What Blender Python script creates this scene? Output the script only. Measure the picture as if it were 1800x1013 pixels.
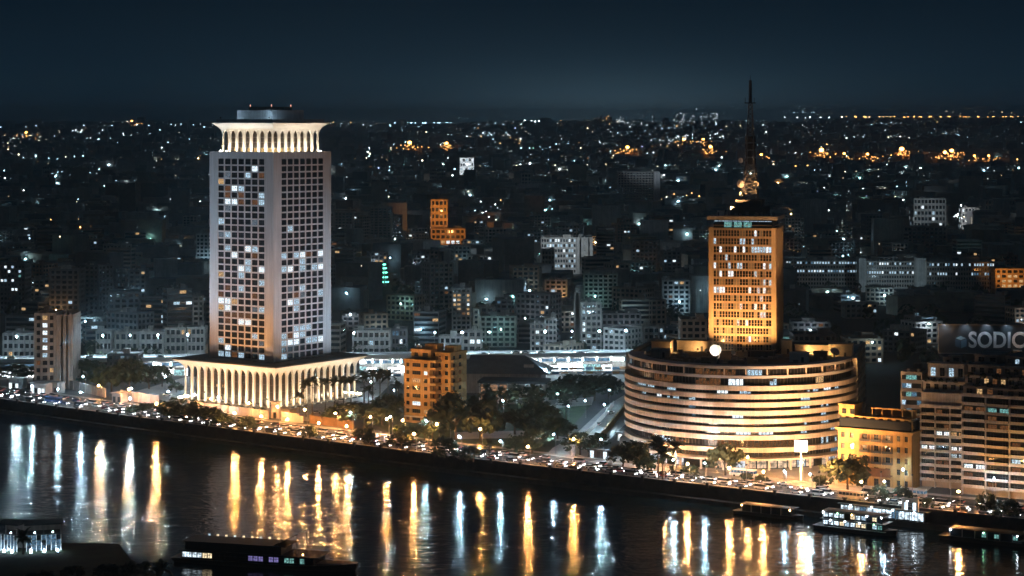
import bpy, math, random
from mathutils import Vector, Matrix
R = math.radians
sc = bpy.context.scene
C = sc.collection
for o in list(bpy.data.objects): bpy.data.objects.remove(o)

# ------------------------------------------------------------------ camera
EYE = 135.0                       # eye height above street level (metres)
FPX = 3744.0                      # focal length in 1800-pixel-wide picture pixels
HOR = 216.0                       # row of the true horizon
cam = bpy.data.cameras.new('camera')
cam.sensor_width = 36.0
cam.lens = 36.0 * FPX / 1800.0
cam.shift_y = -(506.5 - HOR) / 1800.0
cam.clip_start = 1.0; cam.clip_end = 60000.0
camo = bpy.data.objects.new('camera', cam); C.objects.link(camo)
camo.location = (0, 0, EYE); camo.rotation_euler = (R(90), 0, 0)
sc.camera = camo

# ------------------------------------------------------------------ night sky
W = bpy.data.worlds.new('World'); sc.world = W; W.use_nodes = True
nt = W.node_tree; nt.nodes.clear()
def N(t, **k):
    n = nt.nodes.new(t)
    for a, b in k.items(): setattr(n, a, b)
    return n
out = N('ShaderNodeOutputWorld'); bg = N('ShaderNodeBackground')
tc = N('ShaderNodeTexCoord'); sep = N('ShaderNodeSeparateXYZ')
nt.links.new(tc.outputs['Generated'], sep.inputs[0])
mr = N('ShaderNodeMapRange'); mr.inputs[1].default_value = -0.02; mr.inputs[2].default_value = 0.30
nt.links.new(sep.outputs['Z'], mr.inputs[0])
ramp = N('ShaderNodeValToRGB')
els = ramp.color_ramp.elements
SKY = [(0.0, (.0090, .0250, .0410)), (0.063, (.0080, .0230, .0380)), (0.11, (.0050, .0180, .0325)),
       (0.17, (.0032, .0125, .0240)), (0.24, (.0020, .0086, .0172)), (0.5, (.0016, .0082, .0172)), (1.0, (.0016, .0080, .0168))]
els[0].position = 0; els[0].color = (*SKY[0][1], 1); els[1].position = 1; els[1].color = (*SKY[-1][1], 1)
for p, c in SKY[1:-1]:
    e = els.new(p); e.color = (*c, 1)
nt.links.new(mr.outputs[0], ramp.inputs[0])
# light dome of the far refinery district: a soft glow round one direction
def M(op, a, b=None):
    n = N('ShaderNodeMath', operation=op)
    for k, v in enumerate((a, b)):
        if v is None: continue
        if isinstance(v, (int, float)): n.inputs[k].default_value = v
        else: nt.links.new(v, n.inputs[k])
    return n.outputs[0]
yy_ = M('MAXIMUM', sep.outputs['Y'], .05)
ex = M('DIVIDE', M('SUBTRACT', M('DIVIDE', sep.outputs['X'], yy_), 185 / FPX), .095)
ez = M('DIVIDE', M('SUBTRACT', M('DIVIDE', sep.outputs['Z'], yy_), .001), .022)
glow_f = M('POWER', M('ADD', M('ADD', M('MULTIPLY', ex, ex), M('MULTIPLY', ez, ez)), 1.0), -2.0)
gm = N('ShaderNodeMix', data_type='RGBA', blend_type='ADD'); gm.inputs[0].default_value = 1.0
gs = N('ShaderNodeMix', data_type='RGBA', blend_type='MIX')
nt.links.new(glow_f, gs.inputs[0])
gs.inputs[6].default_value = (0, 0, 0, 1); gs.inputs[7].default_value = (.062, .108, .138, 1)
nt.links.new(ramp.outputs[0], gm.inputs[6]); nt.links.new(gs.outputs[2], gm.inputs[7])
nt.links.new(gm.outputs[2], bg.inputs[0]); bg.inputs[1].default_value = 1.0
nt.links.new(bg.outputs[0], out.inputs[0])

sc.view_settings.view_transform = 'Standard'; sc.view_settings.look = 'None'
sc.view_settings.exposure = 0.0; sc.view_settings.gamma = 1.0; sc.view_settings.use_curve_mapping = False
sc.render.engine = 'CYCLES'
cy = sc.cycles
cy.max_bounces = 5; cy.diffuse_bounces = 2; cy.glossy_bounces = 3; cy.transmission_bounces = 2; cy.volume_bounces = 0
cy.transparent_max_bounces = 6
cy.sample_clamp_indirect = 2.0; cy.sample_clamp_direct = 0.0
cy.use_light_tree = True
cy.caustics_reflective = False; cy.caustics_refractive = False
cy.blur_glossy = 0.5
try:
    cy.use_denoising = True; cy.denoiser = 'OPENIMAGEDENOISE'; cy.denoising_input_passes = 'RGB_ALBEDO_NORMAL'
except Exception: pass

# ------------------------------------------------------------------ picture <-> ground
ZW = -5.5                         # river level
def ground(px, py, z=0.0):
    y = (EYE - z) * FPX / (py - HOR); return ((px - 900.0) * y / FPX, y)
def px_of(x, y): return 900.0 + x * FPX / y
def py_of(y, z): return HOR + (EYE - z) * FPX / y
def z_at(py, y): return EYE - (py - HOR) * y / FPX
def x_at(px, y): return (px - 900.0) * y / FPX

# shoreline of the east bank, as a curve Y = S(X)
def S(X):
    def q(x): return 1035.7 - 0.804 * (x + 249) + .00024 * (x + 249) * (x + 71.6)
    def dq(x): return -0.804 + .00024 * (2 * x + 320.6)
    if X < -450: return q(-450) + dq(-450) * (X + 450)
    if X > 450: return q(450) + dq(450) * (X - 450)
    return q(X)
def nrm(X):
    d = S(X + .5) - S(X - .5); L = math.hypot(d, 1); return (-d / L, 1 / L)
def rd(X, t):
    n = nrm(X); return (X + n[0] * t, S(X) + n[1] * t)
def road_angle(X): return math.atan2(S(X + .5) - S(X - .5), 1.0)
def X_for_px(px, t):
    a, b = -480.0, 420.0
    for _ in range(50):
        m = (a + b) / 2
        if px_of(*rd(m, t)) < px: a = m
        else: b = m
    return (a + b) / 2

# ------------------------------------------------------------------ materials
MATS = {}
def mat(name, col, rough=.8, var=.15, scale=.4, bump=0.0, metal=0.0, spec=.3, streak=0.0):
    if name in MATS: return MATS[name]
    m = bpy.data.materials.new(name); m.use_nodes = True; t = m.node_tree; b = t.nodes['Principled BSDF']
    b.inputs['Roughness'].default_value = rough; b.inputs['Metallic'].default_value = metal
    b.inputs['Specular IOR Level'].default_value = spec
    if var > 0:
        co = t.nodes.new('ShaderNodeTexCoord'); n1 = t.nodes.new('ShaderNodeTexNoise')
        n1.inputs['Scale'].default_value = scale; n1.inputs['Detail'].default_value = 6; n1.inputs['Roughness'].default_value = .65
        t.links.new(co.outputs['Object'], n1.inputs['Vector'])
        r = t.nodes.new('ShaderNodeValToRGB'); e = r.color_ramp.elements
        e[0].position = .3; e[1].position = .72
        e[0].color = (*[c * (1 - var * 1.4) for c in col], 1); e[1].color = (*[min(1, c * (1 + var)) for c in col], 1)
        t.links.new(n1.outputs[0], r.inputs[0]); t.links.new(r.outputs[0], b.inputs['Base Color'])
        if streak > 0:                                         # rain streaks and dirt running down the wall
            mp_ = t.nodes.new('ShaderNodeMapping'); mp_.inputs['Scale'].default_value = (1.1, 1.1, .045); t.links.new(co.outputs['Object'], mp_.inputs[0])
            n3 = t.nodes.new('ShaderNodeTexNoise'); n3.inputs['Scale'].default_value = 1.0; n3.inputs['Detail'].default_value = 5; n3.inputs['Roughness'].default_value = .7
            t.links.new(mp_.outputs[0], n3.inputs['Vector'])
            m3 = t.nodes.new('ShaderNodeMapRange'); m3.inputs[1].default_value = .38; m3.inputs[2].default_value = .66; m3.inputs[3].default_value = 1 - streak; m3.inputs[4].default_value = 1.0
            t.links.new(n3.outputs[0], m3.inputs[0])
            mx = t.nodes.new('ShaderNodeMix'); mx.data_type = 'RGBA'; mx.blend_type = 'MULTIPLY'; mx.inputs[0].default_value = 1.0
            t.links.new(r.outputs[0], mx.inputs[6]); t.links.new(m3.outputs[0], mx.inputs[7]); t.links.new(mx.outputs[2], b.inputs['Base Color'])
        if bump > 0:
            bm = t.nodes.new('ShaderNodeBump'); bm.inputs['Strength'].default_value = bump; bm.inputs['Distance'].default_value = .1
            t.links.new(n1.outputs[0], bm.inputs['Height']); t.links.new(bm.outputs[0], b.inputs['Normal'])
    else: b.inputs['Base Color'].default_value = (*col, 1)
    MATS[name] = m; return m
def glow(name, col, strength, sample=False, noise=0.0, nscale=2.1):
    """Something that gives off light; with noise it reads as a lit interior behind glass."""
    if name in MATS: return MATS[name]
    m = bpy.data.materials.new(name); m.use_nodes = True; t = m.node_tree; t.nodes.clear()
    o = t.nodes.new('ShaderNodeOutputMaterial'); e = t.nodes.new('ShaderNodeEmission')
    e.inputs[0].default_value = (*col, 1); e.inputs[1].default_value = strength
    if noise > 0:
        g = t.nodes.new('ShaderNodeNewGeometry'); v = t.nodes.new('ShaderNodeTexNoise')
        v.inputs['Scale'].default_value = nscale; v.inputs['Detail'].default_value = 3
        t.links.new(g.outputs['Position'], v.inputs['Vector'])
        mp = t.nodes.new('ShaderNodeMapRange'); mp.inputs[1].default_value = .36; mp.inputs[2].default_value = .64
        mp.inputs[3].default_value = strength * (1 - noise); mp.inputs[4].default_value = strength * (1 + noise * .6)
        t.links.new(v.outputs[0], mp.inputs[0]); t.links.new(mp.outputs[0], e.inputs[1])
    t.links.new(e.outputs[0], o.inputs[0])
    m.cycles.emission_sampling = 'AUTO' if sample else 'NONE'
    MATS[name] = m; return m

CONC = mat('pale_concrete', (.50, .50, .50), .75, .10, .08)
STONE = mat('pale_stone', (.64, .60, .54), .7, .07, .12, streak=.14)
MFA_W = mat('tower_render', (.56, .57, .59), .7, .06, .06, streak=.26)
DARKROOF = mat('dark_roofing', (.07, .075, .08), .9, .3, .15)
ROOFGREY = mat('roof_screed', (.17, .17, .17), .9, .3, .2)
GLASS = mat('dark_glass', (.012, .016, .022), .12, 0, spec=.6)
BRONZE = mat('bronze_glass', (.05, .030, .014), .2, .3, .3, spec=.6)
METAL = mat('grey_metal', (.25, .26, .27), .5, .15, 1.0, metal=.6)
DARKMETAL = mat('dark_metal', (.05, .05, .055), .6, .2, 1.0)
ASPH = mat('asphalt', (.072, .070, .068), .85, .3, .15)
PAVE = mat('paving', (.32, .30, .27), .85, .2, .25)
FORE = mat('forecourt_paving', (.36, .36, .35), .8, .15, .15)
EARTH = mat('city_ground', (.055, .055, .055), .95, .4, .02)
LAWN = mat('lawn', (.035, .06, .025), .95, .4, .1)
QUAY = mat('quay_stone', (.05, .05, .05), .9, .4, .25, .4)
WHITE = mat('white_paint', (.75, .75, .74), .6, .08, .5)
BAND = mat('travertine_band', (.62, .56, .50), .7, .12, .09, streak=.30)
OCHRE = mat('ochre_render', (.52, .34, .14), .8, .18, .18, streak=.35)
YELLOW = mat('yellow_render', (.43, .28, .11), .8, .18, .16, streak=.35)
FLATS = mat('grey_render', (.36, .34, .31), .8, .2, .2, streak=.35)
FLATP = mat('pale_render', (.48, .47, .45), .8, .2, .2, streak=.35)
FLATB = mat('brown_render', (.30, .25, .20), .8, .25, .2)
FLATD = mat('dark_render', (.14, .14, .145), .85, .25, .2)
BRICK = mat('bare_brick', (.24, .15, .10), .9, .25, .5)
LEAF = [mat('leaf_dark', (.032, .046, .024), .75, .35, .5), mat('leaf_olive', (.044, .052, .024), .75, .35, .5),
        mat('leaf_fresh', (.036, .056, .026), .75, .35, .5)]
BARK = mat('bark', (.10, .075, .055), .9, .3, 1.0)
LIT_COOL = glow('lit_window_cool', (.58, .82, 1.0), .95, noise=.75)
LIT_WHITE = glow('lit_window_white', (.82, .93, 1.0), 1.6, noise=.6)
LIT_WARM = glow('lit_window_warm', (1.0, .62, .28), .75, noise=.75)
LIT_DIM = glow('lit_window_dim', (1.0, .42, .16), .16, noise=.85)
LIT_FAINT = glow('lit_window_faint', (.62, .80, 1.0), .22, noise=.85)
LIT_BLUE = glow('lit_window_blue', (.30, .62, .95), .32, noise=.8)
LIT_TEAL = glow('lit_window_teal', (.35, .85, .80), .5, noise=.8)

# ------------------------------------------------------------------ mesh builder
class MB:
    def __init__(s): s.v = []; s.f = []; s.m = []
    def add(s, vs, fs, m=0):
        b = len(s.v); s.v.extend(vs); s.f.extend([tuple(i + b for i in f) for f in fs]); s.m.extend([m] * len(fs)); return s
    def box(s, x0, x1, y0, y1, z0, z1, m=0):
        if x1 < x0: x0, x1 = x1, x0
        if y1 < y0: y0, y1 = y1, y0
        return s.add([(x0, y0, z0), (x1, y0, z0), (x1, y1, z0), (x0, y1, z0), (x0, y0, z1), (x1, y0, z1), (x1, y1, z1), (x0, y1, z1)],
                     [(0, 3, 2, 1), (4, 5, 6, 7), (0, 1, 5, 4), (1, 2, 6, 5), (2, 3, 7, 6), (3, 0, 4, 7)], m)
    def obox(s, cx, cy, w, d, z0, z1, a, m=0):
        ca, sa = math.cos(a), math.sin(a)
        P = [(cx + x * ca - y * sa, cy + x * sa + y * ca) for x, y in ((-w / 2, -d / 2), (w / 2, -d / 2), (w / 2, d / 2), (-w / 2, d / 2))]
        return s.prism(P, z0, z1, m)
    def prism(s, P, z0, z1, m=0):
        n = len(P)
        return s.add([(x, y, z0) for x, y in P] + [(x, y, z1) for x, y in P],
                     [tuple(range(n - 1, -1, -1)), tuple(range(n, 2 * n))] + [(i, (i + 1) % n, n + (i + 1) % n, n + i) for i in range(n)], m)
    def tube(s, p0, p1, r0, r1=None, n=6, m=0, caps=True):
        r1 = r0 if r1 is None else r1
        p0 = Vector(p0); p1 = Vector(p1); d = (p1 - p0).normalized()
        a = d.orthogonal().normalized(); b = d.cross(a)
        vs = []
        for p, r in ((p0, r0), (p1, r1)):
            for i in range(n):
                t = 2 * math.pi * i / n; vs.append(tuple(p + a * (r * math.cos(t)) + b * (r * math.sin(t))))
        fs = [(i, (i + 1) % n, n + (i + 1) % n, n + i) for i in range(n)]
        if caps: fs += [tuple(range(n - 1, -1, -1)), tuple(range(n, 2 * n))]
        return s.add(vs, fs, m)
    def ball(s, c, rx, ry=None, rz=None, nu=8, nv=5, m=0):
        ry = ry or rx; rz = rz or rx
        vs = [(c[0], c[1], c[2] - rz)]
        for j in range(1, nv):
            t = -math.pi / 2 + math.pi * j / nv
            for i in range(nu):
                u = 2 * math.pi * i / nu
                vs.append((c[0] + rx * math.cos(t) * math.cos(u), c[1] + ry * math.cos(t) * math.sin(u), c[2] + rz * math.sin(t)))
        vs.append((c[0], c[1], c[2] + rz)); L = len(vs) - 1
        fs = [(0, 1 + (i + 1) % nu, 1 + i) for i in range(nu)]
        for j in range(nv - 2):
            for i in range(nu):
                a = 1 + j * nu + i; b = 1 + j * nu + (i + 1) % nu
                fs.append((a, b, b + nu, a + nu))
        o = 1 + (nv - 2) * nu
        fs += [(o + i, o + (i + 1) % nu, L) for i in range(nu)]
        return s.add(vs, fs, m)
    def quad(s, a, b, c, d, m=0): return s.add([a, b, c, d], [(0, 1, 2, 3)], m)
    def mesh(s, name, *mats, smooth=False):
        me = bpy.data.meshes.new(name); me.from_pydata(s.v, [], s.f)
        for x in mats: me.materials.append(x)
        if len(mats) > 1: me.polygons.foreach_set('material_index', s.m)
        if smooth: me.polygons.foreach_set('use_smooth', [True] * len(me.polygons))
        me.update(); return me

def obj(name, me, parent=None, loc=(0, 0, 0), rz=0.0, scale=None, kind=None):
    o = bpy.data.objects.new(name, me); C.objects.link(o)
    o.location = loc; o.rotation_euler = (0, 0, rz)
    if scale is not None: o.scale = scale if hasattr(scale, '__len__') else (scale,) * 3
    if parent is not None: o.parent = parent
    if kind: o['kind'] = kind
    return o
def tag(o, label, cat, group=None):
    o['label'] = label; o['category'] = cat
    if group: o['group'] = group
    return o
def thing(name, label, cat, loc=(0, 0, 0), rz=0.0, group=None):
    o = bpy.data.objects.new(name, None); o.empty_display_size = 1.0; C.objects.link(o)
    o.location = loc; o.rotation_euler = (0, 0, rz)
    if len(label.split()) > 16 or len(label.split()) < 4: print('LABEL', len(label.split()), label)
    return tag(o, label, cat, group)
def struct(name, me, parent=None): return obj(name, me, parent, kind=None if parent else 'structure')
def copy_tree(o, parent=None):
    c = o.copy(); C.objects.link(c)
    if parent is not None: c.parent = parent
    for ch in list(o.children): copy_tree(ch, c)
    return c

# facade coordinates: sides of a w x d box centred on the local origin, front facing local -Y
def side(sd, w, d):
    if sd == 'f': return (-w / 2, -d / 2), (1, 0), (0, -1), w
    if sd == 'r': return (w / 2, -d / 2), (0, 1), (1, 0), d
    if sd == 'b': return (w / 2, d / 2), (-1, 0), (0, 1), w
    return (-w / 2, d / 2), (0, -1), (-1, 0), d
def fbox(mb, S_, u0, u1, z0, z1, n0, n1, m=0):
    (ox, oy), (ax, ay), (nx, ny), L = S_
    xs = [ox + ax * u + nx * n for u in (u0, u1) for n in (n0, n1)]; ys = [oy + ay * u + ny * n for u in (u0, u1) for n in (n0, n1)]
    return mb.box(min(xs), max(xs), min(ys), max(ys), z0, z1, m)
def fpos(S_, u, n): 
    (ox, oy), (ax, ay), (nx, ny), L = S_
    return (ox + ax * u + nx * n, oy + ay * u + ny * n)
def fang(S_): return math.atan2(S_[1][1], S_[1][0])
PANES = {}
def pane_mesh(w, h, m, bars=0):
    """A window: thin pane whose origin is its bottom centre, facing local -Y, with glazing bars."""
    k = (round(w, 2), round(h, 2), m.name, bars)
    if k not in PANES:
        b = MB().box(-w / 2, w / 2, -.03, .03, 0, h, 0)
        if bars:
            for i in range(1, bars + 1):
                x = -w / 2 + w * i / (bars + 1); b.box(x - .05, x + .05, -.07, -.03, 0, h, 1)
            b.box(-w / 2, w / 2, -.075, -.035, h * .62 - .05, h * .62 + .05, 1)
        PANES[k] = b.mesh('window', m, DARKMETAL)
    return PANES[k]
# ------------------------------------------------------------------ ground, river, road
def XS(a, b, step):
    n = int(round((b - a) / step)); return [a + (b - a) * i / n for i in range(n + 1)]
def strip(t0, t1, z, xs, name, m):
    mb = MB()
    for i in range(len(xs) - 1):
        a, b = xs[i], xs[i + 1]
        mb.quad((*rd(a, t0), z), (*rd(b, t0), z), (*rd(b, t1), z), (*rd(a, t1), z))
    return struct(name, mb.mesh(name, m))
def slab_strip(t0, t1, z0, z1, xs, name, m, parent=None):
    mb = MB(); vs = []; fs = []
    for i, x in enumerate(xs):
        p, q = rd(x, t0), rd(x, t1); vs += [(*p, z0), (*q, z0), (*q, z1), (*p, z1)]
        if i:
            b = 4 * i; a = b - 4
            fs += [(a + 3, b + 3, b + 2, a + 2), (a, a + 3, a + 3, b + 3)[:0] or (a, b, b + 3, a + 3), (a + 1, a + 2, b + 2, b + 1)]
    fs += [(0, 3, 2, 1), tuple(4 * (len(xs) - 1) + k for k in (0, 1, 2, 3))]
    mb.add(vs, fs); return struct(name, mb.mesh(name, m), parent)

xs_all = [-9000, -5000, -2500, -1200, -700] + XS(-460, 460, 10) + [700, 1200, 2500, 5000, 9000]
g = MB()
for i in range(len(xs_all) - 1):
    a, b = xs_all[i], xs_all[i + 1]
    g.quad((a, S(a), 0), (b, S(b), 0), (b, 15800, 0), (a, 15800, 0))
struct('ground', g.mesh('ground', EARTH))

# river: dark rippled water
wm = bpy.data.materials.new('river_water'); wm.use_nodes = True; t = wm.node_tree; b = t.nodes['Principled BSDF']
b.inputs['Base Color'].default_value = (.003, .012, .022, 1); b.inputs['IOR'].default_value = 1.33
b.inputs['Roughness'].default_value = .10; b.inputs['Specular IOR Level'].default_value = .5
gp = t.nodes.new('ShaderNodeNewGeometry')
mp = t.nodes.new('ShaderNodeMapping'); mp.inputs['Rotation'].default_value = (0, 0, R(3)); mp.inputs['Scale'].default_value = (.17, .27, 1)
t.links.new(gp.outputs['Position'], mp.inputs[0])
n1 = t.nodes.new('ShaderNodeTexNoise'); n1.inputs['Scale'].default_value = 1.0; n1.inputs['Detail'].default_value = 3; n1.inputs['Roughness'].default_value = .6
n1.inputs['Distortion'].default_value = .5
t.links.new(mp.outputs[0], n1.inputs['Vector'])
n2 = t.nodes.new('ShaderNodeTexNoise'); n2.inputs['Scale'].default_value = .06; n2.inputs['Detail'].default_value = 3
t.links.new(gp.outputs['Position'], n2.inputs['Vector'])
ms = t.nodes.new('ShaderNodeMapRange'); ms.inputs[1].default_value = .35; ms.inputs[2].default_value = .65; ms.inputs[3].default_value = .26; ms.inputs[4].default_value = .54
t.links.new(n2.outputs[0], ms.inputs[0])
bp = t.nodes.new('ShaderNodeBump'); bp.inputs['Distance'].default_value = .8
t.links.new(ms.outputs[0], bp.inputs['Strength']); t.links.new(n1.outputs[0], bp.inputs['Height']); t.links.new(bp.outputs[0], b.inputs['Normal'])
wv = MB().quad((-9000, -400, ZW), (9000, -400, ZW), (9000, 10500, ZW), (-9000, 10500, ZW))
struct('river', wv.mesh('river', wm))

xs_r = XS(-440, 360, 5)
# embankment: battered stone wall up from the water, low promenade ledge and a parapet
mb = MB(); vs = []; fs = []
prof = [(-4.6, -6.4), (-4.0, -3.9), (-1.5, -3.75), (-.5, .0), (-.5, .95), (0.0, .95), (0.0, -.3)]
for i, x in enumerate(xs_r):
    vs += [(*rd(x, p[0]), p[1]) for p in prof]; k = len(prof)
    if i: fs += [(k * (i - 1) + j, k * i + j, k * i + j + 1, k * (i - 1) + j + 1) for j in range(k - 1)]
mb.add(vs, fs); wall = struct('river_wall', mb.mesh('river_wall', QUAY))
cope = slab_strip(-.62, .12, .955, 1.05, xs_r, 'parapet_coping', PAVE, wall)
pm = MB().box(-.55, .55, -.55, .55, -.2, 1.7).box(-.68, .68, -.68, .68, 1.7, 1.9).mesh('parapet_pillar', QUAY)
X = -330.0
while X < 250:
    p = rd(X, -.25); obj('pillar', pm, wall, (*p, 0), road_angle(X)); X += 11.5
slab_strip(.15, 5.0, 0.0, .14, xs_r, 'promenade_pavement', PAVE)
strip(5.0, 31.0, .006, xs_r, 'corniche_road', ASPH)
slab_strip(17.3, 18.3, .006, .22, xs_r, 'median_kerb', PAVE)
slab_strip(31.0, 34.5, 0.0, .14, xs_r, 'inner_pavement', PAVE)
mk = MB(); X = -430.0
while X < 350:
    for tt in (9.1, 13.2, 22.4, 26.6):
        p = rd(X, tt); q = rd(X + 2.4, tt); n = nrm(X)
        mk.quad((p[0], p[1], .012), (q[0], q[1], .012), (q[0] + n[0] * .18, q[1] + n[1] * .18, .012), (p[0] + n[0] * .18, p[1] + n[1] * .18, .012))
    X += 6
lm = struct('lane_markings', mk.mesh('lane_markings', WHITE))
# left part: a wide parking apron beside the road
ap = MB(); xa = XS(-420, -190, 10)
for i in range(len(xa) - 1):
    a, c = xa[i], xa[i + 1]
    ap.quad((*rd(a, 34.5), .006), (*rd(c, 34.5), .006), (*rd(c, 62 + .0 * c), .006), (*rd(a, 62), .006))
struct('parking_apron', ap.mesh('parking_apron', ASPH))
# forecourt of the arcaded tower, side street, yards
def poly(name, pts, z, m):
    return struct(name, MB().add([(x, y, z) for x, y in pts], [tuple(range(len(pts)))]).mesh(name, m))
def pts(*l): return [ground(*p) for p in l]
poly('forecourt', pts((232, 690), (330, 662), (690, 672), (640, 722), (560, 742), (500, 738), (330, 716)), .010, FORE)
poly('side_street', [(12, 868), (28, 852), (41, 905), (62, 1010), (76, 1075), (62, 1080), (44, 1012), (26, 915)], .010, FORE)
poly('park_lawn', pts((700, 770), (640, 735), (700, 700), (980, 690), (1040, 712), (960, 800)), .014, LAWN)
poly('park_drive', pts((800, 772), (930, 770), (990, 776), (1000, 770), (930, 757), (800, 760)), .018, FORE)
poly('park_car_park', pts((930, 722), (1040, 712), (1045, 698), (930, 706)), .018, FORE)
poly('drum_forecourt', [(30, 848), (60, 822), (92, 802), (128, 776), (150, 775), (160, 800), (140, 850), (92, 830), (50, 870)], .010, FORE)
poly('market_yard', [(-10, 1108), (62, 1100), (66, 1150), (-20, 1150)], .010, FORE)
poly('playing_field', [(22, 1080), (58, 1076), (60, 1094), (18, 1098)], .016, mat('pale_field', (.40, .42, .22), .9, .2, .2))
poly('viaduct_yard', [(-90, 1100), (-52, 1100), (-50, 1150), (-95, 1150)], .010, FORE)
# near bank, bottom left
nb = [(-420, 300), (-30, 300), (-80, 610), (-98, 640), (-112, 660), (-122, 680), (-130, 704), (-420, 725)]
struct('near_bank', MB().prism(nb, -6.6, -4.2).mesh('near_bank', LAWN))
# land rising to the hills on the horizon
def hillz(x, Y):
    """Height of the land: flat city, then a long slope up to a low ridge 15 km off."""
    k = max(0.0, min(1.0, (Y - 6200.0) / 8700.0)); k = k * (1.55 - .55 * k)
    pxx = px_of(x, 14900)
    h_ = 126 + 6 * math.sin(x * .0019) + 4 * math.sin(x * .0051 + 1)
    h_ += max(0, min(1, (pxx - 1280) / 260)) * 34 + max(0, 1 - abs(pxx - 1120) / 260) * 12
    return h_ * k
hv = []; hf = []; n = 120; rows = (6250, 7200, 8400, 9700, 11000, 12400, 13800, 14900, 15700)
for i in range(n + 1):
    x = -9000 + 18000 * i / n
    hv += [(x, Y, hillz(x, Y) + (.02 if Y > 6300 else -.2)) for Y in rows]
    if i: k = len(rows); hf += [(k * i - k + j, k * i + j, k * i + j + 1, k * i - k + 1 + j) for j in range(k - 1)]
struct('hills', MB().add(hv, hf).mesh('hills', EARTH))
# ------------------------------------------------------------------ tall tower with arcaded podium
TA = math.atan2(-.588, .81)                 # podium faces look square to the river and across it
TCX, TCY = -118.7, 1047.2
# local frame: front (-Y) face = left visible face, right (+X) face = right visible face
tower = thing('ministry_tower', 'tall pale square tower with floodlit flared crown standing on a brightly lit arcaded podium', 'tower', (TCX, TCY, 0), TA)
UP_WARM = glow('uplight_warm', (1.0, .78, .50), 190.0, sample=True)
UP_CROWN = glow('uplight_crown', (1.0, .88, .70), 260.0, sample=True)

def uplight_mesh(w, em):
    # wedge fixture: lamp face looks towards +Y and up, housing turns its back outward (-Y)
    b = MB(); h = .55
    b.add([(-w, -.30, 0), (w, -.30, 0), (w, .30, 0), (-w, .30, 0), (-w, -.30, h), (w, -.30, h), (w, .30, .12), (-w, .30, .12)],
          [(0, 3, 2, 1), (0, 1, 5, 4), (1, 2, 6, 5), (2, 3, 7, 6), (3, 0, 4, 7)], 0)
    b.add([(-w, -.30, h), (w, -.30, h), (w, .30, .12), (-w, .30, .12)], [(0, 1, 2, 3)], 1)
    return b.mesh('uplight', DARKMETAL, em)

def arcade(parent, half, nb, z0, zs, zt, ha, fl, cw, cd, updist, em, uw, mcol, faces='frbl', mg=None):
    bw = 2 * half / nb; a = (bw - cw) / 2
    zf = zs - .3
    def off(z): return fl * max(0, (z - zf) / (zt - zf)) ** 2.3
    def arch(end):
        b = MB(); us = [-bw / 2, -a] + [-a * k / 4 for k in (3, 2, 1)] + [0] + [a * k / 4 for k in (1, 2, 3)] + [a, bw / 2]
        nz = 7; vs = []; fs = []
        for u in us:
            r = min(1, abs(u) / a); zb = zs + ha * max(0, 1 - r ** 1.7) ** .75 if abs(u) < a else zs
            for k in range(nz):
                z = zb + (zt - zb) * (k / (nz - 1)) ** .8; x = u
                if end and u * end > a - .01: x += end * off(z) * (1 if abs(u) > a + .01 else .4)
                vs.append((x, -off(z), z))
        for i in range(len(us) - 1):
            for k in range(nz - 1):
                A = i * nz + k; fs.append((A, A + nz, A + nz + 1, A + 1))
        n = len(vs)
        for i in range(len(us)):                              # soffit back into the loggia
            x, y, z = vs[i * nz]; vs.append((x, cd, z))
            if i: fs.append((n + i - 1, n + i, i * nz, (i - 1) * nz))
        b.add(vs, fs); return b.mesh('arch', mcol)
    A = {0: arch(0), -1: arch(-1), 1: arch(1)}
    cm = MB(); c2 = cw / 2
    cm.add([(-c2 * .8, .05, z0), (c2 * .8, .05, z0), (c2 * .8, cd, z0), (-c2 * .8, cd, z0), (-c2, 0, zs), (c2, 0, zs), (c2, cd, zs), (-c2, cd, zs)],
           [(0, 3, 2, 1), (4, 5, 6, 7), (0, 1, 5, 4), (1, 2, 6, 5), (2, 3, 7, 6), (3, 0, 4, 7)])
    cmesh = cm.mesh('column', mcol)
    um = uplight_mesh(uw, em)
    for sd in 'frbl':
        S_ = side(sd, 2 * half, 2 * half); an = fang(S_)
        for i in range(nb):
            e = -1 if i == 0 else 1 if i == nb - 1 else 0
            obj('arch', A[e], parent, (*fpos(S_, (i + .5) * bw, 0), 0), an)
            if i: obj('column', cmesh, parent, (*fpos(S_, i * bw, 0), 0), an)
            if sd in faces: obj('uplight', um, parent, (*fpos(S_, (i + .5) * bw, updist), z0 + .012), an)
        obj('corner_column', MB().box(-c2 * .0, c2, 0, c2, z0, zs).mesh('corner_column', mcol), parent, (*fpos(S_, 0, 0), 0), an)
arcade(tower, 29.5, 13, .0, 14.6, 19.6, 2.7, 4.3, 1.2, .95, 5.2, UP_WARM, 1.5, STONE)
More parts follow.
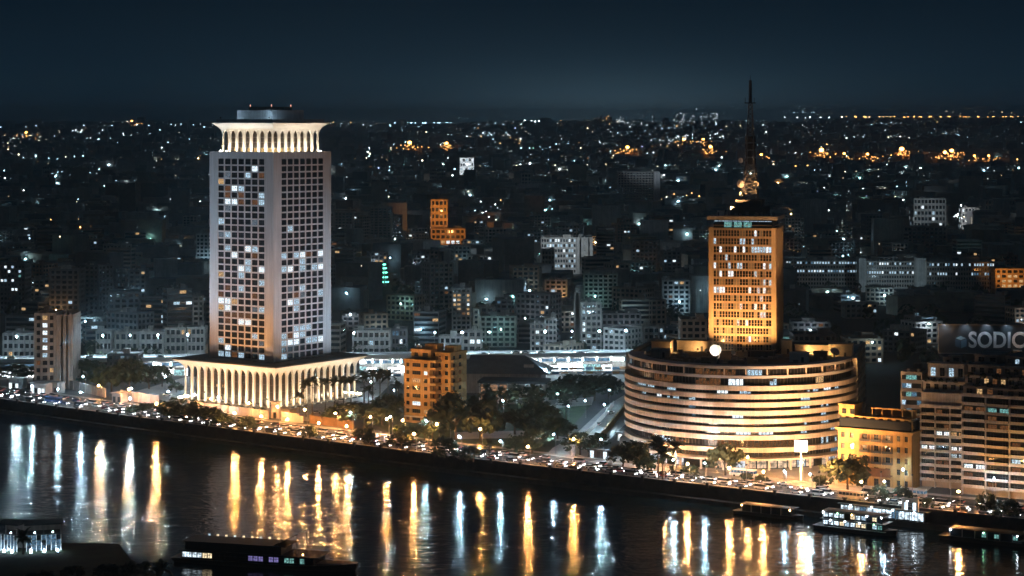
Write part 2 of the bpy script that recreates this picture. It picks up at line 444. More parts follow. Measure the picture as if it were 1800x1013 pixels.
# podium hall behind the columns, roof slab, roof plant
hall = MB().box(-25.5, 25.5, -25.5, 25.5, 0, 17.2)
obj('podium_hall', hall.mesh('podium_hall', BRONZE), tower)
fr = MB()
for sd in 'frbl':
    S_ = side(sd, 51.0, 51.0)
    for i in range(25): fbox(fr, S_, 2.04 * i + .9, 2.04 * i + 1.1, 0, 17.0, 0, .15)
    for z in (3.2, 6.6, 10.0, 13.4): fbox(fr, S_, 0, 51, z, z + .35, 0, .22)
obj('hall_mullions', fr.mesh('hall_mullions', DARKMETAL), tower, kind='stuff')
random.seed(11)
for sd in 'frl':
    S_ = side(sd, 51.0, 51.0)
    for k in range(17):
        i = random.randrange(1, 24); z = random.choice((.3, .3, .3, 3.6, 7.0)); 
        obj('hall_lamp', pane_mesh(random.choice((1.2, 1.7)), random.choice((1.2, 2.2)), random.choice((LIT_WARM, LIT_DIM, LIT_DIM, LIT_WARM))), tower, (*fpos(S_, 2.04 * i + 2.02, .07), z), fang(S_))
obj('podium_roof', MB().box(-33.8, 33.8, -33.8, 33.8, 19.61, 20.15).box(-33.4, 33.4, -33.4, 33.4, 20.15, 20.35).mesh('podium_roof', DARKROOF), tower)
obj('podium_ceiling', MB().box(-29.4, 29.4, -29.4, 29.4, 17.35, 17.6).mesh('podium_ceiling', STONE), tower)
# shaft
H0, H1, TW = 20.35, 120.2, 42.0; h = TW / 2
NF, PZ, PU, MG = 30, 3.225, 4.45, 5.42; Z0 = 20.9
obj('shaft_core', MB().box(-h + .75, h - .75, -h + .75, h - .75, H0, H1 - .3).mesh('shaft_core', DARKROOF), tower)
ww, wh = 3.55, 2.45
for sd in 'frbl':
    S_ = side(sd, TW, TW); fm = MB()
    fbox(fm, S_, 0 if sd in 'fb' else .74, MG, H0, H1, -.74, 0); fbox(fm, S_, TW - MG, TW if sd in 'fb' else TW - .74, H0, H1, -.74, 0)
    fbox(fm, S_, MG, TW - MG, Z0 + NF * PZ - .02, H1, -.74, -.01)
    for j in range(NF): fbox(fm, S_, MG, TW - MG, Z0 + j * PZ - (PZ - wh) / 2, Z0 + j * PZ + (PZ - wh) / 2, -.74, -.03)
    obj('facade_frame', fm.mesh('facade_frame', MFA_W), tower)
    fm = MB()
    for i in range(8):
        u = MG + i * PU; fbox(fm, S_, max(MG + .001, u - (PU - ww) / 2), min(TW - MG - .001, u + (PU - ww) / 2), H0 + .01, Z0 + NF * PZ, -.73, -.012)
    obj('mullion', fm.mesh('mullion', MFA_W), tower)
LL = {1: {5: 'w'}, 2: {4: 'c', 6: 'd'}, 3: {0: 'o'}, 4: {2: 'w', 3: 'c', 1: 'd'}, 5: {6: 'c', 1: 'd', 3: 'd'}, 6: {1: 'w', 2: 'w', 3: 'd', 5: 'd'}, 9: {0: 'c'},
      13: {1: 'c', 4: 'w', 5: 'c'}, 14: {2: 'w', 5: 'd'}, 16: {3: 'w', 4: 'c', 6: 'w'}, 17: {0: 'o', 3: 'c'}, 18: {6: 'c'}, 19: {3: 'c', 1: 'd'}, 20: {0: 'd', 5: 'd'},
      21: {0: 'w', 1: 'w', 2: 'o'}, 22: {0: 'o', 1: 'w'}, 23: {1: 'd', 2: 'd', 3: 'd', 4: 'd'}, 24: {3: 'w', 4: 'w'}, 26: {5: 'c'}, 28: {1: 'w'}, 29: {0: 'c', 1: 'c', 2: 'd', 3: 'c', 6: 'c'}}
RL = {2: {1: 'w', 2: 'c', 3: 'd', 4: 'c', 5: 'w', 6: 'w'}, 9: {2: 'd'}, 14: {0: 'c', 2: 'c', 3: 'w', 6: 'w'}, 15: {3: 'c'}, 16: {0: 'c', 1: 'w', 3: 'c', 5: 'c', 6: 'w'}, 19: {3: 'c'},
      21: {1: 'w', 2: 'c'}, 22: {2: 'c'}, 25: {2: 'c', 3: 'c', 4: 'c'}, 26: {0: 'c', 1: 'd', 2: 'w', 3: 'c'}, 27: {0: 'c', 1: 'w', 2: 'w', 4: 'c', 5: 'c', 6: 'w'}, 29: {0: 'c'}}
LM = {'w': LIT_WHITE, 'c': LIT_COOL, 'o': LIT_WARM, 'd': LIT_DIM, 'e': LIT_FAINT}
random.seed(40)
for T_ in (LL, RL):                                         # faint desk lamps and blinds here and there
    for q in range(15): T_.setdefault(random.randrange(1, 29), {}).setdefault(random.randrange(7), random.choice('deeece'))
npane = 0; rest = MB()
for sd in 'frbl':
    S_ = side(sd, TW, TW); an = fang(S_); tab = LL if sd == 'f' else RL if sd == 'r' else {}
    for j in range(NF):
        for i in range(7):
            k = tab.get(NF - 1 - j, {}).get(i); u = MG + (i + .5) * PU; z = Z0 + j * PZ + (PZ - wh) / 2
            if sd in 'fr' and (k or j >= 9 or i % 3 == 0) and npane < 298:
                npane += 1
                obj('window', pane_mesh(ww, wh, LM[k] if k else GLASS, 2), tower, (*fpos(S_, u, -.24), z), an)
            else: fbox(rest, S_, u - ww / 2, u + ww / 2, z, z + wh, -.28, -.2)
obj('window_row', rest.mesh('window_row', GLASS), tower, kind='stuff')
# crown with its own arcade, cornice and plant room
obj('shaft_roof', MB().box(-h + .3, h - .3, -h + .3, h - .3, H1 + .003, H1 + .35).mesh('shaft_roof', ROOFGREY), tower)
pr = MB()
for sd in 'frbl': fbox(pr, side(sd, TW, TW), 0 if sd in 'fb' else .4, TW if sd in 'fb' else TW - .4, H1 + .001, H1 + .75, -.4, 0)
obj('shaft_parapet', pr.mesh('shaft_parapet', MFA_W), tower)
arcade(tower, 16.7, 7, H1 + .36, H1 + 9.2, H1 + 14.6, 1.9, 3.7, 1.5, .8, 3.0, UP_CROWN, .8, STONE)
obj('crown_hall', MB().box(-15.0, 15.0, -15.0, 15.0, H1 + .36, H1 + 11.0).mesh('crown_hall', BRONZE), tower)
cf = MB()
for sd in 'frbl':
    S_ = side(sd, 30.0, 30.0)
    for z in (2.6, 5.2, 7.6): fbox(cf, S_, 0, 30, H1 + z, H1 + z + .3, 0, .2)
    for i in range(29): fbox(cf, S_, 1.03 * i + .5, 1.03 * i + .62, H1 + .4, H1 + 10.5, 0, .12)
obj('crown_mullions', cf.mesh('crown_mullions', METAL), tower, kind='stuff')
CREAM_L = glow('crown_lobby_glow', (1.0, .66, .26), .85, noise=.5)
for sd in 'frbl':
    S_ = side(sd, 30.0, 30.0)
    for i in range(7): obj('lit_lobby', pane_mesh(2.4, 2.1, CREAM_L), tower, (*fpos(S_, 15 + (i - 3) * 4.77 * .93, .17), H1 + .45), fang(S_))
obj('crown_roof', MB().box(-20.4, 20.4, -20.4, 20.4, H1 + 14.61, H1 + 15.0).box(-18.6, 18.6, -18.6, 18.6, H1 + 15.0, H1 + 16.4).mesh('crown_roof', MFA_W), tower)
obj('plant_room', MB().box(-11.5, 11.5, -11.5, 11.5, H1 + 16.41, H1 + 21.0).mesh('plant_room', MFA_W), tower)
obj('plant_room_top', MB().box(-7.5, 7.5, -7.5, 7.5, H1 + 21.01, H1 + 22.6).mesh('plant_room_top', FLATS), tower)
BEACON = glow('beacon_red', (1.0, .45, .32), 3.0)
for x, y in ((-7, -7), (7, -7), (7, 7)):
    obj('beacon', MB().tube((0, 0, 0), (0, 0, .7), .08).ball((0, 0, .85), .2).mesh('beacon', BEACON), tower, (x, y, H1 + 22.6))
# ------------------------------------------------------------------ broadcasting headquarters: drum, rear wings and slab tower
DA = R(-14.0); DX, DY = 93.8, 875.0; RD = 47.5
drum = thing('broadcast_headquarters', 'curved banded broadcasting building with orange-lit slab tower rising from its dark roof', 'building', (DX, DY, 0), DA)
def arc(r, a0, a1, n): return [(r * math.cos(R(a0 + (a1 - a0) * i / n)), r * math.sin(R(a0 + (a1 - a0) * i / n))) for i in range(n + 1)]
def ring(mb, r0, r1, z0, z1, a0=180, a1=360, n=64, m=0):
    P = arc(r1, a0, a1, n); Q = arc(r0, a0, a1, n); k = n + 1
    vs = [(x, y, z0) for x, y in P] + [(x, y, z1) for x, y in P] + [(x, y, z0) for x, y in Q] + [(x, y, z1) for x, y in Q]
    fs = []
    for i in range(n):
        fs += [(i, i + 1, k + i + 1, k + i), (2 * k + i + 1, 2 * k + i, 3 * k + i, 3 * k + i + 1), (k + i, k + i + 1, 3 * k + i + 1, 3 * k + i), (i + 1, i, 2 * k + i, 2 * k + i + 1)]
    fs += [(0, k, 3 * k, 2 * k), (n, 2 * k + n, 3 * k + n, k + n)]
    return mb.add(vs, fs, m)
REAR = 62.0
obj('drum_core', MB().prism(arc(RD - 2.6, 180, 360, 64) + [(RD - 2.6, REAR), (-RD + 2.6, REAR)], 0, 38.9).mesh('drum_core', mat('ribbon_glass', (.010, .012, .015), .2, .3, .4, spec=.5)), drum)
btops = [32.6 - 3.2 * k for k in range(7)] + [8.6]
for zt in btops:
    obj('parapet_band', ring(MB(), RD - 2.4, RD, zt - 1.85, zt).mesh('parapet_band', BAND), drum)
obj('upper_band', ring(MB(), RD - 3.0, RD - 1.3, 35.4, 36.5).mesh('upper_band', mat('grey_band', (.42, .43, .46), .7, .1, .1)), drum)
obj('roof_slab', ring(MB(), RD - 8, RD - 1.9, 39.0, 40.1).mesh('roof_slab', mat('grey_band', (.42, .43, .46))), drum)
obj('canopy', ring(MB(), RD - 2.4, RD + 2.2, 3.9, 4.7).mesh('canopy', BAND), drum)
obj('drum_roof', MB().prism(arc(RD - 7.9, 180, 360, 48) + [(RD - 7.9, REAR - 1), (-RD + 7.9, REAR - 1)], 38.95, 39.3).mesh('drum_roof', DARKROOF), drum)
for x0, x1 in ((-RD - .2, -RD + 1.8), (RD - 1.8, RD + .2)):
    obj('end_pier', MB().box(x0, x1, -.6, 1.6, 0, 39.6).mesh('end_pier', BAND), drum)
# ribbon glazing: fine mullions, and single panes where rooms are lit
mu = MB()
NSEG = 96
zs_strip = [(btops[k + 1], btops[k] - 1.85) for k in range(6)] + [(8.6, btops[6] - 1.85), (4.7, 8.6 - 1.85), (32.6, 35.4), (36.5, 39.0)]
for q, (z0, z1) in enumerate(zs_strip):
    r = RD - 2.55
    for i in range(0, NSEG + 1):
        a = R(180 + 180 * i / NSEG); x, y = r * math.cos(a), r * math.sin(a)
        mu.obox(x, y, .14, .3, z0, z1, a + math.pi / 2)
obj('ribbon_mullions', mu.mesh('ribbon_mullions', DARKMETAL), drum, kind='stuff')
for i in range(0, 17):
    a = R(180 + 180 * (i + .5) / 17); r = RD - 2.1
    obj('pilaster', MB().obox(0, 0, .45, .5, 36.5, 39.0, a).mesh('pilaster', BAND), drum, (r * math.cos(a), r * math.sin(a), 0))
    obj('shop_column', MB().obox(0, 0, .7, .7, 0, 3.9, a).mesh('shop_column', BAND), drum, ((RD + .6) * math.cos(a), (RD + .6) * math.sin(a), 0))
random.seed(3)
segw = math.pi * (RD - 2.5) / NSEG
def rib_pane(seg, zi, m, zf=.85):
    z0, z1 = zs_strip[zi]; a = R(180 + 180 * (seg + .5) / NSEG); r = RD - 2.5
    obj('window', pane_mesh(segw * .82, (z1 - z0) * zf, m), drum, (r * math.cos(a), r * math.sin(a), z0 + .05), a + math.pi / 2)
runs = {8: [(40, 46, 'd'), (49, 52, 'w'), (74, 76, 'o'), (26, 32, 'd'), (60, 61, 'c')], 9: [(6, 9, 'c'), (40, 50, 'd'), (54, 57, 'c'), (78, 84, 'd')],
        0: [(16, 25, 'c'), (31, 33, 'c'), (46, 48, 'w'), (52, 54, 'c'), (60, 64, 'd'), (68, 69, 'd'), (71, 74, 'c'), (77, 79, 'w'), (82, 83, 'c'), (10, 11, 'd')],
        1: [(20, 21, 'c'), (27, 28, 'w'), (31, 34, 'c'), (38, 39, 'c'), (48, 49, 'd'), (69, 71, 'c'), (4, 5, 'd')], 2: [(5, 6, 'd'), (38, 39, 'b'), (56, 59, 'd'), (69, 71, 'c'), (76, 78, 'c')],
        3: [(10, 11, 'c'), (39, 39, 'b'), (50, 52, 'w'), (53, 54, 'd'), (76, 77, 'c'), (2, 3, 'd')], 4: [(10, 11, 'c'), (54, 55, 'd'), (69, 70, 'c'), (76, 78, 'c')],
        5: [(6, 7, 'c'), (12, 12, 'c'), (51, 54, 'w'), (57, 60, 'w'), (69, 70, 'c'), (80, 84, 'c')], 6: [(28, 30, 'c'), (34, 36, 'd'), (76, 78, 'c'), (80, 82, 'c'), (85, 87, 'w'), (46, 66, 'd')],
        7: [(20, 22, 'd'), (36, 40, 'd'), (48, 50, 'b'), (58, 66, 'd'), (80, 88, 'b')]}
for zi, L in runs.items():
    for a, b_, k in L:
        for sgm in range(a, b_ + 1):
            if k == 'c' and random.random() < .25: continue
            rib_pane(sgm, zi, {'b': LIT_BLUE, **LM}[k], .85 if k in 'wob' else random.choice((.5, .85, .85)))
SHOP_C = glow('shop_cool', (.70, .86, 1.0), 1.0, sample=True, noise=.7, nscale=.6); SHOP_W = glow('shop_warm', (1.0, .72, .48), .9, sample=True, noise=.7, nscale=.6)
for i in range(34):
    a = R(180 + 180 * (i + .5) / 34); r = RD - 2.5
    k = SHOP_C if i < 16 or random.random() < .3 else SHOP_W
    if random.random() < .85 and i > 2: obj('shop_front', pane_mesh(3.6, 2.9, k, 2), drum, (r * math.cos(a), r * math.sin(a), .3), a + math.pi / 2)
# straight rear flanks
for sd, x in (('r', RD - 2.6), ('l', -RD + 2.6)):
    S_ = ((x, 0), (0, 1), (1, 0), REAR) if sd == 'r' else ((x, REAR), (0, -1), (-1, 0), REAR)
    fm = MB()
    for zt in btops + [36.5, 40.1]: fbox(fm, S_, 2, REAR, zt - 1.5, zt, 0, 1.2)
    for i in range(13): fbox(fm, S_, 2.5 + i * 4.8, 3.1 + i * 4.8, 0, 39, .0, 1.05)
    obj('flank_bands', fm.mesh('flank_bands', FLATS), drum)
    an = math.pi / 2 if sd == 'r' else -math.pi / 2
    for k in range(26):
        u = 4 + random.random() * 54; zt = random.choice(btops[:7]); p = fpos(S_, u, .06)
        obj('flank_window', pane_mesh(1.1, 1.4, random.choice((LIT_COOL, LIT_BLUE, LIT_DIM, GLASS))), drum, (*p, zt + .05), an)
# roof clutter that belongs to the building
HUT = mat('hut_render', (.50, .42, .32), .85, .15, .3)
def hut(x, y, w, d, hh, m, nm='roof_hut'):
    b = MB().box(-w / 2, w / 2, -d / 2, d / 2, 0, hh).box(-w / 2 - .25, w / 2 + .25, -d / 2 - .25, d / 2 + .25, hh, hh + .3)
    o = obj(nm, b.mesh(nm, m), drum, (x, y, 39.301)); 
    if min(w, hh) > 2: obj('hut_door', MB().box(-.5, .5, -.06, .0, 0, 2.1).mesh('hut_door', DARKMETAL), o, (w * .2, -d / 2 - .0, 0.002))
    return o
hut(-33.5, 6, 8, 7, 4.6, HUT); hut(-31.0, -11.5, 7.4, 5, 3.0, FLATP); hut(26, -16, 7.4, 5, 3.4, WHITE); hut(40.5, 6, 9.5, 6, 5.2, HUT)
hut(-21, 14, 15, 2.0, 4.0, HUT, 'screen_wall'); hut(29, 13, 16, 2.0, 3.6, HUT, 'screen_wall'); hut(17.5, 13.5, 4, 5, 5.5, HUT)
hut(9, -1, 11, 5, 2.2, DARKROOF); hut(-9, -24, 6, 4, 1.6, ROOFGREY); hut(13, -22, 5, 3, 1.3, ROOFGREY); hut(3, -30, 7, 3, 1.0, ROOFGREY); hut(33, -3, 5, 6, 2.6, DARKROOF)
cl = MB(); rr_ = random.Random(17)
for i in range(70):
    a = R(rr_.uniform(185, 355)); q = rr_.uniform(12, RD - 9); x, y = q * math.cos(a), q * math.sin(a) + rr_.uniform(0, 8)
    if math.hypot(x, y) > RD - 9 or (-18 < x < 14 and y > -9): continue
    k = rr_.random(); w_ = rr_.uniform(.6, 2.2)
    if k < .6: cl.box(x, x + w_, y, y + rr_.uniform(.6, 1.6), 39.3, 39.3 + rr_.uniform(.5, 1.8))
    elif k < .8: cl.tube((x, y, 39.3), (x, y, 39.3 + rr_.uniform(2, 5)), .07, n=4)
    else: cl.tube((x, y, 39.6), (x + rr_.uniform(-9, 9), y + rr_.uniform(-4, 4), 39.6), .16, n=5)
obj('roof_plant', cl.mesh('roof_plant', METAL), drum, kind='stuff')
rl = MB()
for i in range(49):
    a = R(180 + 180 * i / 48); r = RD - 7; rl.tube((r * math.cos(a), r * math.sin(a), 39.3), (r * math.cos(a), r * math.sin(a), 40.9), .06, n=4)
obj('roof_railing', rl.mesh('roof_railing', METAL), drum, kind='stuff')
# slab tower
TX, TY, TWD, TDP = -1.5, 29.1, 28.3, 24.0
TB, TT = 39.3, 90.4
tsh = (TX, TY)
def tside(sd):
    (o, a, n_, L) = side(sd, TWD, TDP); return ((o[0] + TX, o[1] + TY), a, n_, L)
obj('slab_core', MB().box(TX - TWD / 2 + .8, TX + TWD / 2 - .8, TY - TDP / 2 + .8, TY + TDP / 2 - .8, TB, TT + .5).mesh('slab_core', mat('ribbon_glass', (.02, .022, .026))), drum)
SAND = mat('sand_render', (.60, .47, .32), .8, .12, .2, streak=.25)
pr = MB()
for sd in 'frbl':
    S_ = tside(sd)
    fbox(pr, S_, 0 if sd in 'fb' else .81, 1.9, TB, TT + .6, -.8, .25); fbox(pr, S_, S_[3] - 1.9, S_[3] if sd in 'fb' else S_[3] - .81, TB, TT + .6, -.8, .25)
obj('corner_piers', pr.mesh('corner_piers', SAND), drum)
NR = 15; PZ2 = (TT - TB) / NR
for sd in 'frbl':
    S_ = tside(sd); sp = MB()
    for j in range(NR + 1):
        z = TB + j * PZ2; fbox(sp, S_, 1.9, S_[3] - 1.9, z - .5, z + .45, -.75, -.34); fbox(sp, S_, 1.9, S_[3] - 1.9, z + 1.5, z + 1.6, -.75, -.1)
    obj('spandrel_bands', sp.mesh('spandrel_bands', SAND), drum)
    nc = 20 if sd in 'fb' else 16; mu = MB(); pu = (S_[3] - 3.8) / nc
    for i in range(nc + 1): fbox(mu, S_, 1.9 + i * pu - .12, 1.9 + i * pu + .12, TB, TT, -.6, .16)
    obj('sun_fins', mu.mesh('sun_fins', SAND), drum, kind='stuff')
S_ = tside('f'); pu = (TWD - 3.8) / 20; random.seed(8)
prob = [.0, .02, .05, .05, .10, .16, .22, .35, .10, .30, .10, .08, .40, .14, .05]
BLIND = mat('window_blind', (.30, .28, .26), .8, .3, .5)
for j in range(NR):
    z = TB + j * PZ2 + .46
    for i in range(20):
        r = random.random(); p = prob[j]
        if j == 12: p = .85 if i > 11 else .12
        if j == 13: p = .8 if i in (9, 10, 13) else .05
        if j == 8: p = .6 if i > 15 else .1
        if j == 6: p = .55 if i > 13 else .1
        m = random.choice((LIT_COOL, LIT_WHITE, LIT_COOL)) if r < p else BLIND if random.random() < .26 else GLASS
        obj('window', pane_mesh(pu - .24, PZ2 - .98, m), drum, (*fpos(S_, 1.9 + (i + .5) * pu, -.62), z), 0)
obj('top_storey_frame', MB().box(TX - 12.4, TX + 12.4, TY - 10.4, TY + 10.4, TT + .61, TT + 3.9).mesh('top_storey_frame', GLASS), drum)
for i, m in enumerate((GLASS, LIT_TEAL, LIT_TEAL, LIT_TEAL, GLASS, GLASS)):
    if m is not GLASS: obj('top_window', pane_mesh(3.3, 2.1, m, 1), drum, (TX - 12.4 + 2.1 + i * 4.1, TY - 10.5, TT + .75), 0)
obj('top_light_line', MB().box(TX - 12, TX + 12, TY - 10.56, TY - 10.41, TT + 3.2, TT + 3.4).mesh('top_light_line', LIT_COOL), drum)
obj('slab_roof', MB().box(TX - TWD / 2 - .7, TX + TWD / 2 + .7, TY - TDP / 2 - .7, TY + TDP / 2 + .7, TT + 3.91, TT + 5.4).mesh('slab_roof', FLATP), drum)
obj('penthouse', MB().box(TX - 6, TX + 9, TY - 6, TY + 8, TT + 5.41, TT + 9.2).box(TX - 4, TX + 7, TY - 4, TY + 6, TT + 9.2, TT + 12).mesh('penthouse', FLATD), drum)
obj('penthouse_hut', MB().box(TX - 11, TX - 8, TY - 10, TY - 8, TT + 5.41, TT + 7.6).mesh('penthouse_hut', WHITE), drum)
cr = MB()
for i in range(22): 
    x = TX - 13 + random.random() * 26; y = TY - 11 + random.random() * 6; cr.box(x, x + random.uniform(.4, 1.4), y, y + .8, TT + 5.41, TT + 5.41 + random.uniform(.5, 1.8))
obj('roof_units', cr.mesh('roof_units', METAL), drum, kind='stuff')

def d2w(x, y): 
    c, s = math.cos(DA), math.sin(DA); return (DX + x * c - y * s, DY + x * s + y * c)
# lattice mast on the slab tower
mz = TT + 5.41
mast = thing('antenna_mast', 'tall dark lattice antenna mast with round dishes on the orange-lit slab tower', 'antenna', (*d2w(TX + 1.6, TY + 1), TT + 12.0), DA)
def lattice(nm, z0, z1, w0, w1, nst, r):
    legs = []
    for sx, sy in ((-1, -1), (1, -1), (1, 1), (-1, 1)):
        obj(nm + '_leg', MB().tube((sx * w0, sy * w0, z0), (sx * w1, sy * w1, z1), r, r * .8, 5).mesh(nm + '_leg', METAL), mast)
    b = MB()
    for k in range(nst):
        t0, t1 = k / nst, (k + 1) / nst; za, zb = z0 + (z1 - z0) * t0, z0 + (z1 - z0) * t1; wa, wb = w0 + (w1 - w0) * t0, w0 + (w1 - w0) * t1
        c0 = [(-wa, -wa, za), (wa, -wa, za), (wa, wa, za), (-wa, wa, za)]; c1 = [(-wb, -wb, zb), (wb, -wb, zb), (wb, wb, zb), (-wb, wb, zb)]
        for q in range(4):
            b.tube(c0[q], c1[(q + 1) % 4], r * .6, n=4); b.tube(c0[(q + 1) % 4], c1[q], r * .6, n=4); b.tube(c1[q], c1[(q + 1) % 4], r * .6, n=4)
    obj(nm + '_bracing', b.mesh(nm + '_bracing', METAL), mast, kind='stuff')
zb = TT + 12.0
lattice('lower', 0, 116 - zb, 3.2, 2.1, 4, .26); lattice('middle', 116 - zb, 130 - zb, 1.9, 1.5, 5, .22); lattice('upper', 130 - zb, 143.5 - zb, 1.3, .75, 7, .16)
obj('platform', MB().box(-2.2, 2.2, -2.2, 2.2, 143.2 - zb, 143.6 - zb).mesh('platform', DARKMETAL), mast)
pan = MB()
for i in range(4):
    a = math.pi / 2 * i
    for k in range(4): pan.obox(2.0 * math.cos(a), 2.0 * math.sin(a), .35, 1.7, 117.5 - zb + k * 3.1, 120 - zb + k * 3.1, a)
obj('panel_antennas', pan.mesh('panel_antennas', DARKMETAL), mast)
for k in range(3):
    obj('platform_antenna', MB().tube((-1.9 + k * 1.9, -2, 143.6 - zb), (-1.9 + k * 1.9, -2, 145.6 - zb), .12, n=5).mesh('platform_antenna', DARKMETAL), mast)
obj('mast_pole', MB().tube((0, 0, 143.6 - zb), (0, 0, 153 - zb), .75, .65, 8).tube((0, 0, 153 - zb), (0, 0, 155.2 - zb), .15, .1, 5).mesh('mast_pole', DARKMETAL), mast)
def dish_mesh(r, nm='dish', m=WHITE):
    b = MB(); n = 20; rows = 5; vs = [(0, 0, 0)]; fs = []
    for j in range(1, rows + 1):
        q = r * j / rows
        for i in range(n): vs.append((q * math.cos(2 * math.pi * i / n), -.22 * r * (q / r) ** 2, q * math.sin(2 * math.pi * i / n)))
    fs += [(0, 1 + i, 1 + (i + 1) % n) for i in range(n)]
    for j in range(rows - 1):
        for i in range(n): a = 1 + j * n + i; c = 1 + j * n + (i + 1) % n; fs.append((a, a + n, c + n, c))
    b.add(vs, fs); k = len(vs); b.add([(x, y + .06, z) for x, y, z in vs], [tuple(reversed(f)) for f in fs])
    for i in range(3):
        a = R(90 + 120 * i); b.tube((r * .95 * math.cos(a), -.2 * r, r * .95 * math.sin(a)), (0, -.75 * r, 0), .03 * r + .02, n=4)
    b.box(-.1 * r, .1 * r, -.85 * r, -.7 * r, -.1 * r, .1 * r)
    return b.mesh(nm, m)
for x, y, z, r, a in ((-3.6, -2.9, 119 - zb, 1.25, -25), (-3.6, -2.9, 109.2 - zb, 1.75, -20), (2.6, -2.6, 109.0 - zb, 1.3, 15), (-3.4, -3, 104.6 - zb, .9, -40)):
    obj('drum_dish', dish_mesh(r, 'drum_dish'), mast, (x, y, z), R(a)); 
    obj('dish_arm', MB().tube((x * .5, y * .6, z), (x, y + .1, z), .14, n=5).mesh('dish_arm', METAL), mast)
# big dish and small dishes on the drum roof
def roof_dish(px_, py_, r, label, az, el=20):
    w = d2w(px_, py_)
    t_ = thing('satellite_dish', label, 'satellite dish', (*w, 39.301), DA + R(az), 'satellite dishes on the curved building roof')
    obj('pedestal', MB().tube((0, 0, 0), (0, 0, r * 1.25), r * .16, r * .12, 8).box(-r * .5, r * .5, -r * .5, r * .5, 0, .15).mesh('pedestal', METAL), t_)
    d_ = obj('reflector', dish_mesh(r, 'reflector'), t_, (0, -r * .2, r * 1.35)); d_.rotation_euler = (R(-el), 0, 0)
roof_dish(-8.5, -11, 2.35, 'big white round satellite dish, brightly lit, in front of the slab tower', 4, 12)
roof_dish(-2.5, -4, 1.1, 'small tilted dish right of the big white dish on the roof', 40, 35)
roof_dish(38.5, -2, 2.0, 'dark satellite dish at the right end of the curved roof', 160, 30)
roof_dish(-14.5, 4.0, .9, 'small dish left of the slab tower foot', -35, 30)
# ------------------------------------------------------------------ street lamps and floodlights
SODIUM = glow('sodium_bulb', (1.0, .43, .13), 4600.0, sample=True)
COOLB = glow('cool_bulb', (.50, .80, 1.0), 4600.0, sample=True)
COOLB2 = glow('cool_bulb_bright', (.58, .84, 1.0), 7800.0, sample=True)
def lamp_proto(kind):
    if kind == 'orange': ht, r, m = 7.2, .31, SODIUM
    elif kind == 'cool': ht, r, m = 8.0, .19, COOLB
    else: ht, r, m = 11.5, .25, COOLB2
    pole = MB().tube((0, 0, 0), (0, 0, 1.2), .16, .14, 8).tube((0, 0, 1.2), (0, 0, ht), .11, .07, 6).tube((0, 0, ht - .05), (0, -1.3, ht + .35), .06, .05, 5)
    head = MB().add([(-.3, -2.1, ht + .32), (.3, -2.1, ht + .32), (.3, -1.1, ht + .42), (-.3, -1.1, ht + .42), (-.2, -2.0, ht + .5), (.2, -2.0, ht + .5), (.2, -1.2, ht + .58), (-.2, -1.2, ht + .58)],
                    [(0, 3, 2, 1), (4, 5, 6, 7), (0, 1, 5, 4), (1, 2, 6, 5), (2, 3, 7, 6), (3, 0, 4, 7)])
    bulb = MB().ball((0, -1.6, ht + .32 - r), r, nu=6, nv=4)
    return dict(pole=pole.mesh('pole', METAL), lamp_head=head.mesh('lamp_head', METAL), bulb=bulb.mesh('bulb', m))
LP = {k: lamp_proto(k) for k in ('orange', 'cool', 'tall')}
def street_lamp(kind, x, y, label, rz=0.0, z=0.0, group=None):
    t_ = thing('street_lamp', label, 'street lamp', (x, y, z), rz, group)
    for k, me in LP[kind].items(): obj(k, me, t_)
    return t_
def near(px):
    L = [(70, 'across from the white gate pavilion'), (200, 'by the long pale garden wall'), (330, 'by the round hedge bushes'), (480, 'below the lit arcade'), (540, 'by the curved pink wall'),
         (640, 'by the brown fence'), (760, 'below the orange flats'), (880, 'below the dark park trees'), (985, 'by the park drive'), (1090, 'at the side street mouth'),
         (1200, 'by the two tall palms'), (1300, 'by the big round tree'), (1440, 'below the curved banded building'), (1540, 'below the spreading dark tree'), (1630, 'below the yellow apartment house'), (9999, 'below the balcony towers')]
    for a, s_ in L:
        if px < a: return s_
OL = 'sodium lamps along the corniche'
for px in (178, 231, 283, 420, 467, 513, 568, 617, 684, 735, 935, 1012, 1215, 1288, 1348, 1466, 1520, 1690):
    t_ = 6.2 if px not in (178, 231, 684, 1012, 1466) else 32.0
    X = X_for_px(px, t_); street_lamp('orange', *rd(X, t_ - (1.2 if t_ < 10 else 0)), 'orange sodium street lamp ' + near(px) + (', on the inland side' if t_ > 10 else ', on the river pavement') + {420: ', left one', 513: ', left one', 467: ', right one', 617: ', right one', 568: ', left one', 1348: ', right one', 1288: ', left one'}.get(px, ''), road_angle(X), .14, OL)
for i, px in enumerate((330, 376, 442, 492, 540, 594, 655, 712, 772, 848, 1170, 1262, 1318, 1412)):  # extra lamps added to warm the road with orange light
    X = X_for_px(px, 32.4); x, y = rd(X, 32.4)
    street_lamp('orange', x, y, 'added orange fill lamp on the far pavement, ' + ('first', 'second', 'third', 'fourth', 'fifth', 'sixth', 'seventh', 'eighth', 'ninth', 'last')[i] + ' counted from the pink wall' if i < 10 else 'added orange fill lamp before the curved building, ' + ('first', 'second', 'third', 'last')[i - 10] + ' from the tall palms', road_angle(X), .14, OL)
CL = 'cool white lamps along the corniche'
